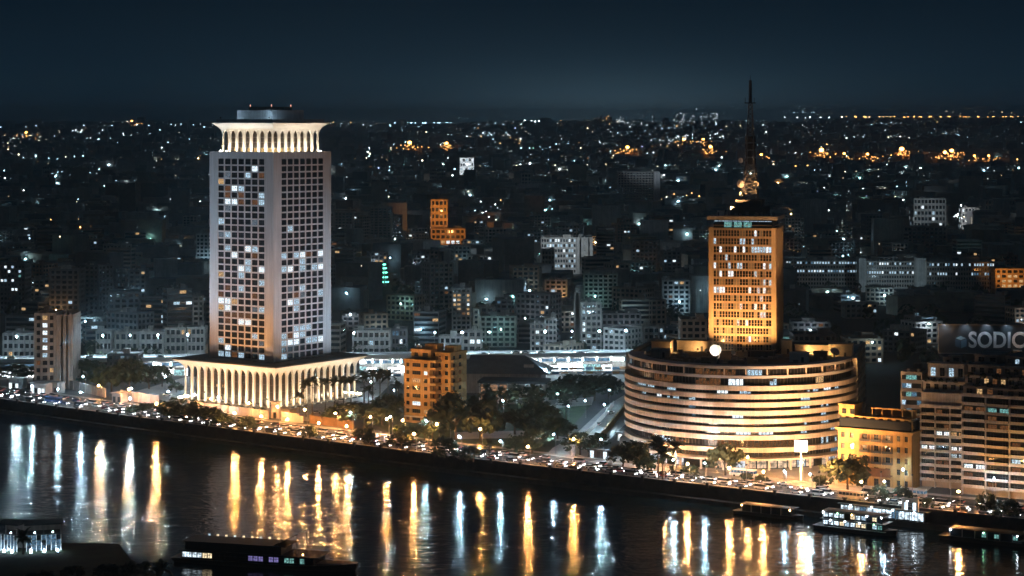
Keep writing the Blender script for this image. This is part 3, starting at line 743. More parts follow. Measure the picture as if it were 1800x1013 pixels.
for px in (65, 110, 150, 237, 300, 388, 620, 690, 753, 815, 887, 977, 1060, 1130, 1190, 1245, 1385, 1430, 1560, 1590, 1750):
    t_ = 6.2 if px in (65, 110, 150, 237, 815, 887, 1190, 1245, 1385, 1430, 1560) else 33.0
    X = X_for_px(px, t_); street_lamp('cool', *rd(X, t_ - (1.2 if t_ < 10 else 0)), 'white street lamp ' + near(px) + (', on the far pavement' if t_ > 10 else ', on the river pavement') + {110: ', left one', 150: ', right one', 1385: ', left one', 1430: ', right one', 690: ', left one', 753: ', right one', 237: '', 300: '', 815: '', 887: ', right one', 1190: ', left one', 1245: ', right one', 1560: ', left one', 1590: ', right one'}.get(px, ''), road_angle(X), .14, CL)
for i, (px, py, lb) in enumerate(((235, 712, 'very bright white lamp beside the dark trees left of the arcade'), (150, 690, 'white lamp above the long pale garden wall'), (107, 682, 'white lamp right of the white pavilion'),
        (960, 720, 'white lamp in the park behind the bushes'), (980, 722, 'white lamp at the park car park'), (1030, 735, 'white lamp at the top of the side street'), (1065, 757, 'blue white lamp at the corner of the curved building'),
        (1000, 745, 'white lamp left of the side street railing'), (1072, 715, 'white lamp halfway up the side street'), (885, 735, 'white lamp under the dark park trees'), (652, 700, 'white lamp among the palms right of the arcade'),
        (690, 715, 'white lamp left of the orange flats'), (960, 690, 'bright white lamp at the gable of the long shed'), (345, 690, 'white lamp in front of the left arcade'), (290, 690, 'low white lamp in the garden left of the arcade'))):
    x, y = ground(px, py); street_lamp('tall' if i in (6, 12) else 'cool', x, y, lb, random.uniform(-.6, .6))

def flood(x, y, z, target, watts, col, label, deg=70, blend=.6, pole=None, group='floodlights on poles', rad=.25):
    """Floodlight on a pole: housing, lens, and the lamp itself."""
    ht = z if pole is None else pole
    t_ = thing('floodlight', label, 'floodlight', (x, y, z - ht), 0, group)
    d = (Vector(target) - Vector((x, y, z))).normalized(); q = d.to_track_quat('-Z', 'Y')
    obj('pole', MB().tube((0, 0, 0), (0, 0, ht - .35), .14, .09, 7).mesh('pole', METAL), t_)
    hd = MB(); n = 8
    hd.tube((0, 0, .55), (0, 0, .0), .22, .42, n).tube((0, 0, .0), (0, 0, -.10), .42, .42, n, caps=False)
    ho = obj('lamp_housing', hd.mesh('lamp_housing', DARKMETAL), t_, (0, 0, ht)); ho.rotation_mode = 'QUATERNION'; ho.rotation_quaternion = q
    L = bpy.data.lights.new('lamp', 'SPOT'); L.energy = watts; L.color = col; L.spot_size = R(deg); L.spot_blend = blend; L.shadow_soft_size = rad
    lo = bpy.data.objects.new('lamp', L); C.objects.link(lo); lo.parent = t_; lo.location = Vector((0, 0, ht)) + d * .35; lo.rotation_mode = 'QUATERNION'; lo.rotation_quaternion = q
    return t_
SODC = (1.0, .43, .115); COOLC = (.52, .78, 1.0); WARMC = (1.0, .70, .50)
# tower floodlights
x, y = rd(X_for_px(360, 37), 37); flood(x, y, 9, (-128, 1032, 40), 55e3, SODC, 'sodium floodlight at the garden wall aimed at the tall tower', 60)
x, y = rd(X_for_px(470, 37), 37); flood(x, y, 9, (-126, 1028, 44), 30e3, SODC, 'sodium floodlight by the curved wall aimed at the tall tower', 60)
flood(-225, 1062, 24, (-134, 1034, 88), 720e3, COOLC, 'tall cool white floodlight mast left of the arcade', 62, .8)
flood(-30, 1035, 16, (-97, 1040, 55), 170e3, COOLC, 'cool white floodlight mast among the palms', 60, .8)
x, y = ground(655, 745); flood(x, y, 12, (-98, 1034, 80), 70e3, (1.0, .74, .72), 'warm floodlight on a pole left of the orange flats', 56, .8)
# curved building, its slab tower, the orange flats and the houses on the right
for i, (px, w, tz, dg) in enumerate(((1168, 140e3, 19, 80), (1240, 100e3, 19, 80), (1312, 235e3, 19, 80), (1378, 430e3, 19, 80), (1440, 270e3, 20, 80))):
    X = X_for_px(px, 2.2); x, y = rd(X, 2.2); n = nrm(X)
    flood(x, y, 9.5, (x + n[0] * 40 + (90 - x) * .35, y + n[1] * 40, tz), w, ((1.0, .76, .60), (1.0, .62, .38), (1.0, .52, .23), (1.0, .50, .20), (1.0, .48, .17))[i], 'sodium floodlight ' + ('left of the two tall palms', 'left of the big round tree', 'right of the big round tree', 'left of the pole sign', 'right of the pole sign')[i] + ' on the promenade, facing the curved building', dg, 1.0)
for i, (lx, ly, tx, w) in enumerate(((-12, 3.5, -6, 42e3), (1, 1.0, -1, 42e3), (10.5, 3.0, 5, 38e3))):
    x, y = d2w(lx, ly); tg = d2w(tx, TY - TDP / 2); flood(x, y, 41.5 if i != 1 else 41.2, (*tg, 60 + 0 * i), w, (1.0, .47, .15), ('left', 'middle', 'right')[i] + ' orange floodlight on the drum roof aimed up the slab tower', 105, .7, pole=2.0 if i != 1 else 1.9)
x, y = d2w(-11, -18); tg = d2w(-8.5, -11); flood(x, y, 40.8, (*tg, 42.3), 9e3, (1.0, .82, .62), 'small floodlight aimed at the big white dish', 60, pole=1.4)
x, y = d2w(-26, 2); flood(x, y, 40.6, (*d2w(-33, 6), 41.5), 5e3, (1.0, .55, .2), 'small orange roof light at the left roof hut', 120, pole=1.2)
x, y = d2w(33, 0); flood(x, y, 40.6, (*d2w(35, 9), 41.5), 6e3, (1.0, .55, .2), 'small orange roof light at the right roof hut', 150, pole=1.2)
x, y = d2w(TX - 7.6, TY - 7.6); flood(x, y, TT + 7.5, (*d2w(TX + 1, TY + .5), 106), 80e3, (1.0, .48, .18), 'orange floodlight at the antenna mast foot', 48, pole=2.05)
x, y = d2w(-19, 8.5); flood(x, y, 40.6, (*d2w(-21, 13), 41.6), 2.6e3, (1.0, .55, .2), 'small orange roof light at the left screen wall', 140, pole=1.2)
x, y = d2w(26, 8.5); flood(x, y, 40.6, (*d2w(29, 12), 41.4), 3.0e3, (1.0, .55, .2), 'small orange roof light at the right screen wall', 140, pole=1.2)
x, y = ground(690, 778); flood(x, y, 8, (-50, 957, 18), 46e3, (1.0, .44, .08), 'sodium floodlight facing the orange flats, on the left', 100)
x, y = ground(792, 772); flood(x, y, 8, (-36, 965, 20), 36e3, (1.0, .44, .08), 'sodium floodlight facing the orange flats, on the right', 100)
for i, (px, w, tz) in enumerate(((1545, 3e3, 8), (1600, 2.6e3, 8), (1668, 8e3, 8), (1742, 17e3, 9), (1830, 17e3, 9))):
    X = X_for_px(px, 16); x, y = rd(X, 17.8); n = nrm(X)
    flood(x, y, 9, (x + n[0] * 22, y + n[1] * 22, tz), w, (1.0, .46, .11), 'sodium floodlight on the road median ' + ('left of the yellow house', 'in front of the yellow house', 'in front of the narrow balcony tower', 'in front of the wide balcony tower', 'right of the wide balcony tower')[i], 105)

for i, (lx, ly) in enumerate(((-17, -17.2), (15, -17.4))):
    c_, s_ = math.cos(TA), math.sin(TA); x, y = TCX + lx * c_ - ly * s_, TCY + lx * s_ + ly * c_
    flood(x, y, H1 + 16.4 + .9, (TCX, TCY, H1 + 19.5), 2.6e3, COOLC, ('left', 'right')[i] + ' small cool floodlight on the tall tower roof, before the plant room', 120, .8, pole=.9)
# ------------------------------------------------------------------ buildings
LITS = {'w': LIT_WHITE, 'c': LIT_COOL, 'o': LIT_WARM, 'd': LIT_DIM, 'b': LIT_BLUE, 't': LIT_TEAL}
def block(label, x, y, w, d, nf, fh, rz=0.0, wall=FLATS, nc=6, style='grid', lit=(), plit=0.0, name='apartment_block', cat='building', sep=False,
          huts=1, ground_h=None, group=None, gl=GLASS, seed=None, z0=0.0, balc=(), pier=.34, span=.45, lits='cccwod', wallparts=True, proud=.3):
    """Block of nf floors. (x, y) is the middle of its front wall; front faces local -Y. balc: columns with balconies."""
    rnd = random.Random(seed if seed is not None else hash((round(x, 1), round(y, 1))) & 0xffff)
    cx, cy = x - math.sin(rz) * d / 2, y + math.cos(rz) * d / 2
    t_ = thing(name, label, cat, (cx, cy, z0), rz, group)
    gh = fh if ground_h is None else ground_h; Ht = gh + (nf - 1) * fh
    e = .3
    obj('glazing', MB().box(-w / 2 + e, w / 2 - e, -d / 2 + e, d / 2 - e, 0, Ht - .05).mesh('glazing', gl), t_)
    wm_ = MB(); litn = 0; PP = []
    for sd in 'frlb':
        S_ = side(sd, w, d); L = S_[3]; n_ = nc if sd in 'fb' else max(2, int(round(nc * d / w))); pu = L / n_; pw = pu * pier
        cl = 0 if sd in 'fb' else e + .002
        if sd == 'b' : fbox(wm_, S_, 0, L, 0, Ht - .04, -e, 0); continue
        zs = [0] + [gh + k * fh for k in range(nf)]
        for k in range(nf):
            zb = zs[k]; zt = zs[k + 1]; hh = zt - zb; s_ = hh * span
            fbox(wm_, S_, cl, L - cl, zb, zb + s_ * .62, -e, -.012); fbox(wm_, S_, cl, L - cl, zt - s_ * .38, zt - (.0 if k < nf - 1 else .03), -e, -.012)
        if style != 'ribbon':
            for i in range(n_ + 1):
                u = i * pu; hw = pw / 2 if 0 < i < n_ else pw
                fbox(wm_, S_, max(cl + .003, u - hw), min(L - cl - .003, u + hw), 0, Ht - .035, -e + .004, 0)
        else:
            for i in (0, n_): fbox(wm_, S_, max(cl + .003, i * pu - .5), min(L - cl - .003, i * pu + .5), 0, Ht - .035, -e + .004, 0)
        for k in range(nf):
            zb = zs[k]; hh = zs[k + 1] - zb
            for i in range(n_):
                m = None
                if sd == 'f' and (k, i) in dict(((a, b), c) for a, b, c in lit): m = LITS[dict(((a, b), c) for a, b, c in lit)[(k, i)]]
                elif plit and rnd.random() < plit * (1 if sd == 'f' else .6): m = LITS[rnd.choice(lits)]
                if sep or m is not None:
                    PP.append((S_, (i + .5) * pu, zb + hh * span * .62 + .01, pu - pw - .04 if style != 'ribbon' else pu - .12, hh * (1 - span) - .03, m or gl, sd))
        if sd == 'f':
            for i in balc:
                for k in range(1, nf):
                    b = MB(); bw = pu * .92; zb = zs[k]
                    b.box(-bw / 2, bw / 2, -1.15, -.0, -.12, .05).box(-bw / 2, bw / 2, -1.15, -1.07, .05, .95).box(-bw / 2, -bw / 2 + .08, -1.069, -.0, .05, .95).box(bw / 2 - .08, bw / 2, -1.069, -.0, .05, .95)
                    key = ('balcony', round(bw, 2), wall.name)
                    if key not in PANES: PANES[key] = b.mesh('balcony', wall)
                    obj('balcony', PANES[key], t_, (*fpos(S_, (i + .5) * pu, .003), zb + .125))
    obj('wall', wm_.mesh('wall', wall), t_)
    for S_, u, z, pw_, ph, m, sd in PP:
        obj('window', pane_mesh(pw_, ph, m, 1 if sep else 0), t_, (*fpos(S_, u, -e + .09), z), fang(S_))
    rf = MB().box(-w / 2 + .25, w / 2 - .25, -d / 2 + .25, d / 2 - .25, Ht - .049, Ht + .1)
    for sd in 'frlb':
        S_ = side(sd, w, d); c = 0 if sd in 'fb' else .25; fbox(rf, S_, c, S_[3] - c, Ht - .028, Ht + .75, -.25, .06 if sd in 'fb' else .05)
    obj('roof', rf.mesh('roof', wall), t_)
    for k in range(huts):
        hw = rnd.uniform(2.5, max(2.6, w * .3)); hd = rnd.uniform(2.5, max(2.6, d * .4)); hx = rnd.uniform(-w / 2 + hw / 2 + .6, w / 2 - hw / 2 - .6) if w > hw + 1.4 else 0; hy = rnd.uniform(-d / 2 + hd / 2 + .6, d / 2 - hd / 2 - .6) if d > hd + 1.4 else 0
        hz = rnd.uniform(2.2, 3.4)
        if k == 0:
            for q in range(rnd.choice((1, 2, 3))):
                if 'tank' not in PANES: PANES['tank'] = MB().tube((0, 0, 0), (0, 0, 1.5), .65, n=8).mesh('water_tank', FLATP); PANES['aerial'] = MB().tube((0, 0, 0), (0, 0, 4.2), .05, n=4).tube((-.7, 0, 3.6), (.7, 0, 3.6), .04, n=4).tube((-.5, 0, 4.0), (.5, 0, 4.0), .04, n=4).mesh('aerial', METAL)
                obj('water_tank' if q < 2 else 'aerial', PANES['tank' if q < 2 else 'aerial'], t_, (rnd.uniform(-w / 2 + 1.5, w / 2 - 1.5), rnd.uniform(-d / 2 + 1.2, -d / 2 + 2.4), Ht + .101))
        ho = obj('roof_hut', MB().box(-hw / 2, hw / 2, -hd / 2, hd / 2, 0, hz).box(-hw / 2 - .15, hw / 2 + .15, -hd / 2 - .15, hd / 2 + .15, hz, hz + .18).mesh('roof_hut', rnd.choice((wall, FLATS, ROOFGREY))), t_, (hx, hy, Ht + .101 + k * .002))
    return t_
def at(px0, px1, ytop, Y):
    """Front wall seen between picture columns px0..px1 with its top at row ytop, standing Y metres off."""
    w = (px1 - px0) * Y / FPX; return x_at((px0 + px1) / 2, Y), Y, w, z_at(ytop, Y)
def yb(py): return EYE * FPX / (py - HOR)
def land(label, px0, px1, ytop, Y, d, nf, **k):
    x, y, w, h_ = at(px0, px1, ytop, Y)
    return block(label, x, y, w, d, nf, h_ / nf, **k)

# --- orange flats beside the park
random.seed(21)
OA = R(-31)
of = thing('apartment_block', 'ten-storey apartment block lit deep orange, standing alone among the park trees', 'building', (*ground(735, 744), 0), OA)
# local origin: front middle; front wing 15.5 m wide, stair and balcony wing stepping back on the right
FW, FD, FH, NFL = 15.0, 12.0, 3.45, 9
def wing(x0, x1, y0, y1, z0_, nfl, cols_f, cols_r, nm):
    w, d = x1 - x0, y1 - y0; cx, cy = (x0 + x1) / 2, (y0 + y1) / 2; b = MB(); e = .35
    g_ = obj(nm + '_core', MB().box(x0 + e, x1 - e, y0 + e, y1 - e, z0_, z0_ + nfl * FH - .05).mesh(nm + '_core', GLASS), of)
    for sd, cols in (('f', cols_f), ('r', cols_r), ('l', cols_r), ('b', [])):
        (o, a, n_, L) = side(sd, w, d); S_ = ((o[0] + cx, o[1] + cy), a, n_, L); c = 0 if sd in 'fb' else e + .004
        edges = [c]
        for u, ww_ in cols: edges += [u - ww_ / 2, u + ww_ / 2]
        edges.append(L - c)
        for i in range(0, len(edges), 2): fbox(b, S_, edges[i], edges[i + 1], z0_, z0_ + nfl * FH, -e, 0)
        for u, ww_ in cols:
            for k in range(nfl):
                z = z0_ + k * FH; fbox(b, S_, u - ww_ / 2, u + ww_ / 2, z, z + 1.05, -e, -.02); fbox(b, S_, u - ww_ / 2, u + ww_ / 2, z + 2.75, z + FH, -e, -.02)
                if sd in 'fr':
                    r = random.random(); m = LIT_WHITE if r < .04 else LIT_WARM if r < .09 else LIT_DIM if r < .19 else GLASS
                    obj('window', pane_mesh(ww_ - .06, 1.66, m, 1 if ww_ < 2.2 else 3), of, (*fpos(S_, u, -.2), z + 1.07), fang(S_))
    obj(nm, b.mesh(nm, OCHRE), of)
    obj(nm + '_roof', MB().box(x0 - .2, x1 + .2, y0 - .2, y1 + .2, z0_ + nfl * FH + .003, z0_ + nfl * FH + .9).mesh(nm + '_roof', OCHRE), of)
wing(-7.6, 6.4, 0, 13, 0, 8, [(2.0, 1.7), (6.6, 4.4), (11.6, 1.8)], [(3, 1.6), (9, 1.8)], 'front_wing')
wing(6.402, 14.4, 4.5, 18, 0, 9, [(2.2, 1.3), (5.8, 1.6)], [(3, 1.8), (8, 2.2)], 'rear_wing')
wing(-6.0, 4.5, 3.5, 13.5, 8 * FH + .91, 1, [(2.6, 2.0), (7.4, 3.0)], [(3, 1.6)], 'setback_storey')
obj('stair_head', MB().box(-1, 5.5, 7, 12.5, 9 * FH + 1.85, 9 * FH + 4.0).box(8.5, 13.4, 9, 15, 9 * FH + .95, 9 * FH + 3.4).mesh('stair_head', OCHRE), of)
bm_ = MB().box(0, 3.2, -1.3, 3.4, -.12, .06).box(0, 3.2, -1.3, -1.2, .06, 1.0).box(3.1, 3.2, -1.199, 3.4, .06, 1.0).mesh('corner_balcony', OCHRE)
for k in range(1, 9): obj('corner_balcony', bm_, of, (6.45, 1.1, k * FH + .125))
bm2 = MB().box(0, 1.3, -2.6, 2.6, -.12, .06).box(1.2, 1.3, -2.6, 2.6, .06, 1.0).box(0, 1.2, -2.6, -2.5, .06, 1.0).box(0, 1.2, 2.5, 2.6, .06, 1.0).mesh('side_balcony', OCHRE)
for k in range(1, 9):
    for y_ in (7.6, 12.6): obj('side_balcony', bm2, of, (14.403, y_, k * FH + .125))
tk = MB().tube((0, 0, 0), (0, 0, 1.5), .7, n=10).mesh('water_tank', METAL)
for x_, y_ in ((-4, 6), (-2.4, 5.4), (12, 16.5)): obj('water_tank', tk, of, (x_, y_, 9 * FH + (.92 if x_ > 0 else 1.83)))
obj('entrance_canopy', MB().box(-6, 4, -2.6, -.0, 2.9, 3.2).mesh('entrance_canopy', WHITE), of)

# --- yellow classical apartment house
YA = R(-31); yx, yy = 134.6, 791.0
yh = thing('apartment_house', 'yellow six-storey classical apartment house with iron balconies and a dark cornice', 'building', (yx, yy, 0), YA)
YW, YD, YF = 29.0, 11.0, 4.1
S_ = side('f', YW, YD); off_y = YD / 2
ycore = MB().box(-YW / 2 + .45, YW / 2 - .45, .45, YD - .45, 0, 6 * YF).mesh('glazing', GLASS); obj('glazing', ycore, yh)
cols = [(2.0, 1.4, 0), (5.6, 1.4, 0), (10.7, 1.9, 1), (15.2, 1.9, 1), (19.7, 1.9, 1), (23.9, 1.3, 0), (26.9, 1.2, 0)]
def ypos(u, n): p = fpos(S_, u, n); return (p[0], p[1] + off_y)
b = MB(); Sy = ((S_[0][0], S_[0][1] + off_y), S_[1], S_[2], S_[3]); ed = [0]
for u, w_, k_ in cols: ed += [u - w_ / 2, u + w_ / 2]
ed.append(YW)
for i in range(0, len(ed), 2): fbox(b, Sy, ed[i], ed[i + 1], 0, 5 * YF, -.45, 0)
for sd in 'rlb':
    (o, a, n_, L) = side(sd, YW, YD); fbox(b, ((o[0], o[1] + off_y), a, n_, L), .451, L - .451, 0, 5 * YF, -.45, 0)
random.seed(4)
for u, w_, k_ in cols:
    for k in range(5):
        z = k * YF; sill = .9 if not k_ else .15
        fbox(b, Sy, u - w_ / 2, u + w_ / 2, z, z + sill, -.45, -.02); fbox(b, Sy, u - w_ / 2, u + w_ / 2, z + 2.9, z + YF, -.45, -.02)
        obj('window', pane_mesh(w_ - .05, 2.88 - sill, GLASS if random.random() < .93 else LIT_DIM, 1), yh, (*ypos(u, -.26), z + sill + .01))
        fr_ = MB().box(-w_ / 2 - .18, -w_ / 2, -.1, 0, 0, 2.9 - sill).box(w_ / 2, w_ / 2 + .18, -.1, 0, 0, 2.9 - sill).box(-w_ / 2 - .25, w_ / 2 + .25, -.14, 0, 2.9 - sill, 3.12 - sill)
        key = ('yframe', w_, sill)
        if key not in PANES: PANES[key] = fr_.mesh('window_surround', YELLOW)
        obj('window_surround', PANES[key], yh, (*ypos(u, .002), z + sill))
        for sx in (-1, 1):
            if k_ and k in (2, 3, 4): 
                if 'shut' not in PANES: PANES['shut'] = MB().box(-.45, .45, -.06, 0, 0, 2.6).mesh('shutter', mat('brown_wood', (.10, .055, .03), .7, .2, 1))
                obj('shutter', PANES['shut'], yh, (*ypos(u + sx * (w_ / 2 + .65), .004), z + .2))
        if k_ and k in (2, 3, 4):
            if 'iron' not in PANES:
                ib = MB().box(-1.9, 1.9, -1.1, 0, -.18, .02, 0)
                for q in range(15): ib.box(-1.88 + q * .265, -1.84 + q * .265, -1.08, -1.04, .02, 1.0, 1)
                ib.box(-1.9, 1.9, -1.1, -1.02, .95, 1.02, 1).box(-1.9, -1.84, -1.02, 0, .95, 1.02, 1).box(1.84, 1.9, -1.02, 0, .95, 1.02, 1).box(-1.86, 1.86, -1.05, -1.045, .1, .9, 1)
                PANES['iron'] = ib.mesh('balcony', YELLOW, DARKMETAL)
            obj('balcony', PANES['iron'], yh, (*ypos(u, .003), z + .15))
obj('wall', b.mesh('wall', YELLOW), yh)
obj('cornice', MB().box(-YW / 2 - .9, YW / 2 + .9, -.9, YD + .4, 5 * YF + .003, 5 * YF + .55).box(-YW / 2 - .5, YW / 2 + .5, -.5, YD + .2, 5 * YF - .5, 5 * YF).mesh('cornice', YELLOW), yh)
up = MB(); 
for i in range(0, 9): up.box(-YW / 2 + 1 + i * 3.3, -YW / 2 + 2.6 + i * 3.3, 1.0, 1.5, 5 * YF + .551, 6 * YF + .6)
up.box(-YW / 2 + 1.2, YW / 2 - 1.2, 1.4, YD - 1, 5 * YF + .552, 5 * YF + 1.5).box(-YW / 2 + .8, YW / 2 - .8, .8, YD - .6, 6 * YF + .602, 6 * YF + 1.0)
obj('attic_storey', up.mesh('attic_storey', YELLOW), yh)
for i in range(8): obj('attic_window', pane_mesh(1.6, 2.6, GLASS, 1), yh, (-YW / 2 + 3.45 + i * 3.3, 1.36, 5 * YF + 1.51))
obj('corner_tower', MB().box(-YW / 2 + .3, -YW / 2 + 6.4, .3, 8, 6 * YF + 1.01, 7 * YF + .6).box(-YW / 2, -YW / 2 + 6.7, 0, 8.3, 7 * YF + .6, 7 * YF + 1.1).mesh('corner_tower', YELLOW), yh)
for i in range(2): obj('tower_window', pane_mesh(1.6, 1.9, GLASS, 1), yh, (-YW / 2 + 2.4 + i * 3.2, .26, 6 * YF + 1.6))
pg = MB()
for i in range(5): pg.box(-2 + i * 3.9, -1.75 + i * 3.9, 2.5, 2.75, 6 * YF + 1.01, 6 * YF + 3.9)
pg.box(-2.2, 14.2, 2.3, 2.9, 6 * YF + 3.9, 6 * YF + 4.2).box(-2.2, 14.2, 6, 6.5, 6 * YF + 1.01, 6 * YF + 3.9)
obj('roof_pergola', pg.mesh('roof_pergola', YELLOW), yh)
obj('brown_awning', MB().box(-3.2, 7.2, -2.4, -.12, 1.05 * YF, 1.05 * YF + .25).box(-3.2, 7.2, -2.4, -2.3, .98 * YF, 1.05 * YF).box(-3.0, 7.0, -2.2, -2.1, 1.11 * YF, 1.75 * YF).mesh('brown_awning', mat('brown_canvas', (.16, .07, .03), .9, .2, .6)), yh)

# --- two balcony towers on the right
def balcony_tower(label, px0, px1, ytop, Y, rz, d, nf, bays, wall, lits_, setb):
    x, y, w, h_ = at(px0, px1, ytop, Y); fh = h_ / nf; w *= 1.0 / math.cos(rz) * .97
    t_ = thing('balcony_tower', label, 'building', (x, y, 0), rz); e = 1.5
    core = MB().box(-w / 2 + .3, w / 2 - .3, e, d, 3.6, h_ - .3); obj('glazing', core.mesh('glazing', GLASS), t_)
    wl = MB(); bw = w / bays
    for i in range(bays + 1):
        u = -w / 2 + i * bw; wl.box(max(-w / 2, u - .22), min(w / 2, u + .22), -.02 if i in (0, bays) else .25, e + .2, 0, h_ - .02)
    wl.box(-w / 2, -w / 2 + .25, e + .201, d, 0, h_ - .02).box(w / 2 - .25, w / 2, e + .201, d, 0, h_ - .02).box(-w / 2 + .251, w / 2 - .251, d + .001, d + .3, 0, h_ - .02)
    obj('wall', wl.mesh('wall', wall), t_)
    rnd = random.Random(int(px0))
    for k in range(nf):
        z = h_ * k / nf
        if k == 0: 
            obj('ground_floor', MB().box(-w / 2 + .26, w / 2 - .26, e + .3, d - .3, 0, 3.599).mesh('ground_floor', FLATB), t_)
            continue
        obj('floor_slab', MB().box(-w / 2 - .1, w / 2 + .1, -.25, e + .1, z - .18, z + .1).mesh('floor_slab', wall), t_)
        for i in range(bays):
            u = -w / 2 + (i + .5) * bw; style = (i + (k // 30)) % 2
            pr_ = .75 if style else .2
            key = ('bp', round(bw, 2), style, wall.name)
            if key not in PANES:
                bb = MB()
                if style: bb.box(-bw / 2 + .2, bw / 2 - .2, -1.0, -.26, -.12, .1, 0).box(-bw / 2 + .2, bw / 2 - .2, -1.06, -.99, -.12, 1.0, 1).box(-bw / 2 + .2, -bw / 2 + .28, -.98, -.27, .1, 1.0, 1).box(bw / 2 - .28, bw / 2 - .2, -.98, -.27, .1, 1.0, 1)
                else: bb.box(-bw / 2 + .24, bw / 2 - .24, -.24, -.12, .101, 1.0, 0)
                PANES[key] = bb.mesh('balcony', wall, FLATS)
            obj('balcony', PANES[key], t_, (u, 0, z))
            nwin = 2 if bw > 5 else 1
            for q in range(nwin):
                r = rnd.random(); m = GLASS
                if (k, i) in lits_: m = LITS[lits_[(k, i)]]
                elif r < .05: m = LIT_DIM
                ww_ = bw / nwin * .72
                obj('window', pane_mesh(ww_, fh * .66, m, 2), t_, (u + (q - (nwin - 1) / 2) * bw / nwin, e - .06, z + .12))
    obj('roof', MB().box(-w / 2 - .1, w / 2 + .1, -.25, d + .3, h_ - .015, h_ + .3).box(-w / 2 - .1, w / 2 + .1, -.25, -.1, h_ + .3, h_ + 1.2).mesh('roof', wall), t_)
    zz = h_ + .301
    for (x0, x1, y0, hh, m, nw) in setb:
        so = obj('setback_storey', MB().box(x0 * w, x1 * w, y0, d - 1, zz, zz + hh).box(x0 * w - .3, x1 * w + .3, y0 - .4, d - .8, zz + hh, zz + hh + .3).mesh('setback_storey', m), t_)
        for q in range(nw):
            u = x0 * w + (x1 - x0) * w * (q + .6) / nw
            obj('window', pane_mesh((x1 - x0) * w / nw * .5, hh * .5, rnd.choice((GLASS, GLASS, GLASS, GLASS, LIT_COOL, LIT_DIM, LIT_WARM, GLASS, GLASS)), 1), so, (u, y0 - .04, zz + hh * .28))
        if abs(x1 - x0) > .7: zz += hh + .301
    return t_, w, h_, zz
bt1 = balcony_tower('narrow grey balcony tower left of the wide one, its lower floors orange', 1619, 1693, 718, 786, R(-25), 12, 11, 3, FLATP,
              {(7, 1): 'w', (7, 2): 'o', (5, 0): 'w', (5, 2): 'w', (3, 1): 'd', (4, 2): 'c'}, [(-.48, .45, 1.4, 5.0, FLATP, 0), (-.48, .46, 3.6, 3.6, FLATP, 5), (-.4, .42, 5.2, 6.2, FLATP, 4), (.05, .3, 8, 2.6, FLATS, 1)])
bt2 = balcony_tower('wide balcony tower at right with long orange-lit floor edges', 1697, 1850, 702, 764, R(-31), 24, 12, 4, FLATP,
              {(10, 1): 't', (10, 0): 'd', (4, 3): 'w', (4, 2): 'c', (6, 2): 'd', (3, 0): 'w', (8, 1): 'd', (7, 3): 'd'}, [(-.49, .49, 1.0, 3.2, FLATD, 9), (-.49, .3, 3.0, 3.4, FLATS, 9), (-.47, .25, 4.5, 3.4, FLATS, 8), (-.1, .46, 6.6, 3.2, FLATD, 7), (-.44, -.2, 8.5, 3.0, FLATS, 2)])
# plants on the roof terraces are added with the vegetation
# dark office slab between the yellow house and the narrow tower
block('dark glazed office block with cool lit floors, behind the yellow house', x_at(1602, 838), 838, 8.5, 14, 11, 3.3, R(-20), FLATD, 4, 'ribbon', [(10, 1, 't'), (10, 2, 't'), (9, 0, 'b'), (9, 1, 'c'), (8, 2, 'b'), (8, 1, 't'), (7, 0, 'c'), (7, 3, 'b'), (6, 1, 'b'), (5, 2, 'c'), (5, 1, 't'), (5, 0, 'b')], huts=1)
block('dark tall block at the roots of the billboard', x_at(1755, 862), 862, 44, 24, 12, 3.25, R(-12), FLATD, 9, 'grid', (), .03, huts=3)
# billboard
bx, byy = x_at(1745, 868), 868.0
bbw = (1838 - 1651) * byy / FPX
bb = thing('billboard', 'large dark rooftop billboard reading SODIC with a cube emblem', 'billboard', (x_at(1744.5, byy), byy, 39.15), R(-4))
zt, zl = z_at(572, byy) - 39.15, z_at(621, byy) - 39.15
obj('panel', MB().box(-bbw / 2, bbw / 2, -.15, .15, zl, zt).mesh('panel', mat('billboard_face', (.030, .040, .052), .6, .12, .2)), bb)
fr_ = MB().box(-bbw / 2 - .2, bbw / 2 + .2, -.3, .2, zt + .001, zt + .3).box(-bbw / 2 - .2, bbw / 2 + .2, -.3, .2, zl - .3, zl - .001).box(-bbw / 2 - .3, -bbw / 2 - .001, -.3, .2, zl, zt)
obj('frame', fr_.mesh('frame', METAL), bb)
tr_ = MB()
for i in range(10):
    x_ = -bbw / 2 + 1 + i * (bbw - 2) / 9; tr_.tube((x_, .5, -.1), (x_, .35, zt), .14, n=5).tube((x_, 4.5, -.1), (x_, .5, zt * .8), .1, n=4)
obj('trestle', tr_.mesh('trestle', DARKMETAL), bb)
cu = bpy.data.curves.new('lettering', 'FONT'); cu.body = 'SODIC'; cu.size = 8.6; cu.extrude = .08; cu.offset = .22; cu.space_character = 1.0; cu.resolution_u = 4
lt = bpy.data.objects.new('lettering', cu); C.objects.link(lt); bpy.context.view_layer.update()
dg = bpy.context.evaluated_depsgraph_get(); lme = bpy.data.meshes.new_from_object(lt.evaluated_get(dg)); bpy.data.objects.remove(lt)
lme.name = 'lettering'; lme.materials.clear(); SIGNW = mat('sign_letters', (.70, .72, .74), .6, .1, .3); lme.materials.append(SIGNW)
xs_ = [v.co.x for v in lme.vertices]; zs_ = [v.co.y for v in lme.vertices]; Lw = (1800 - 1703) * byy / FPX; Lh = (612 - 583) * byy / FPX
sx_ = Lw / (max(xs_) - min(xs_)); sz_ = Lh / (max(zs_) - min(zs_))
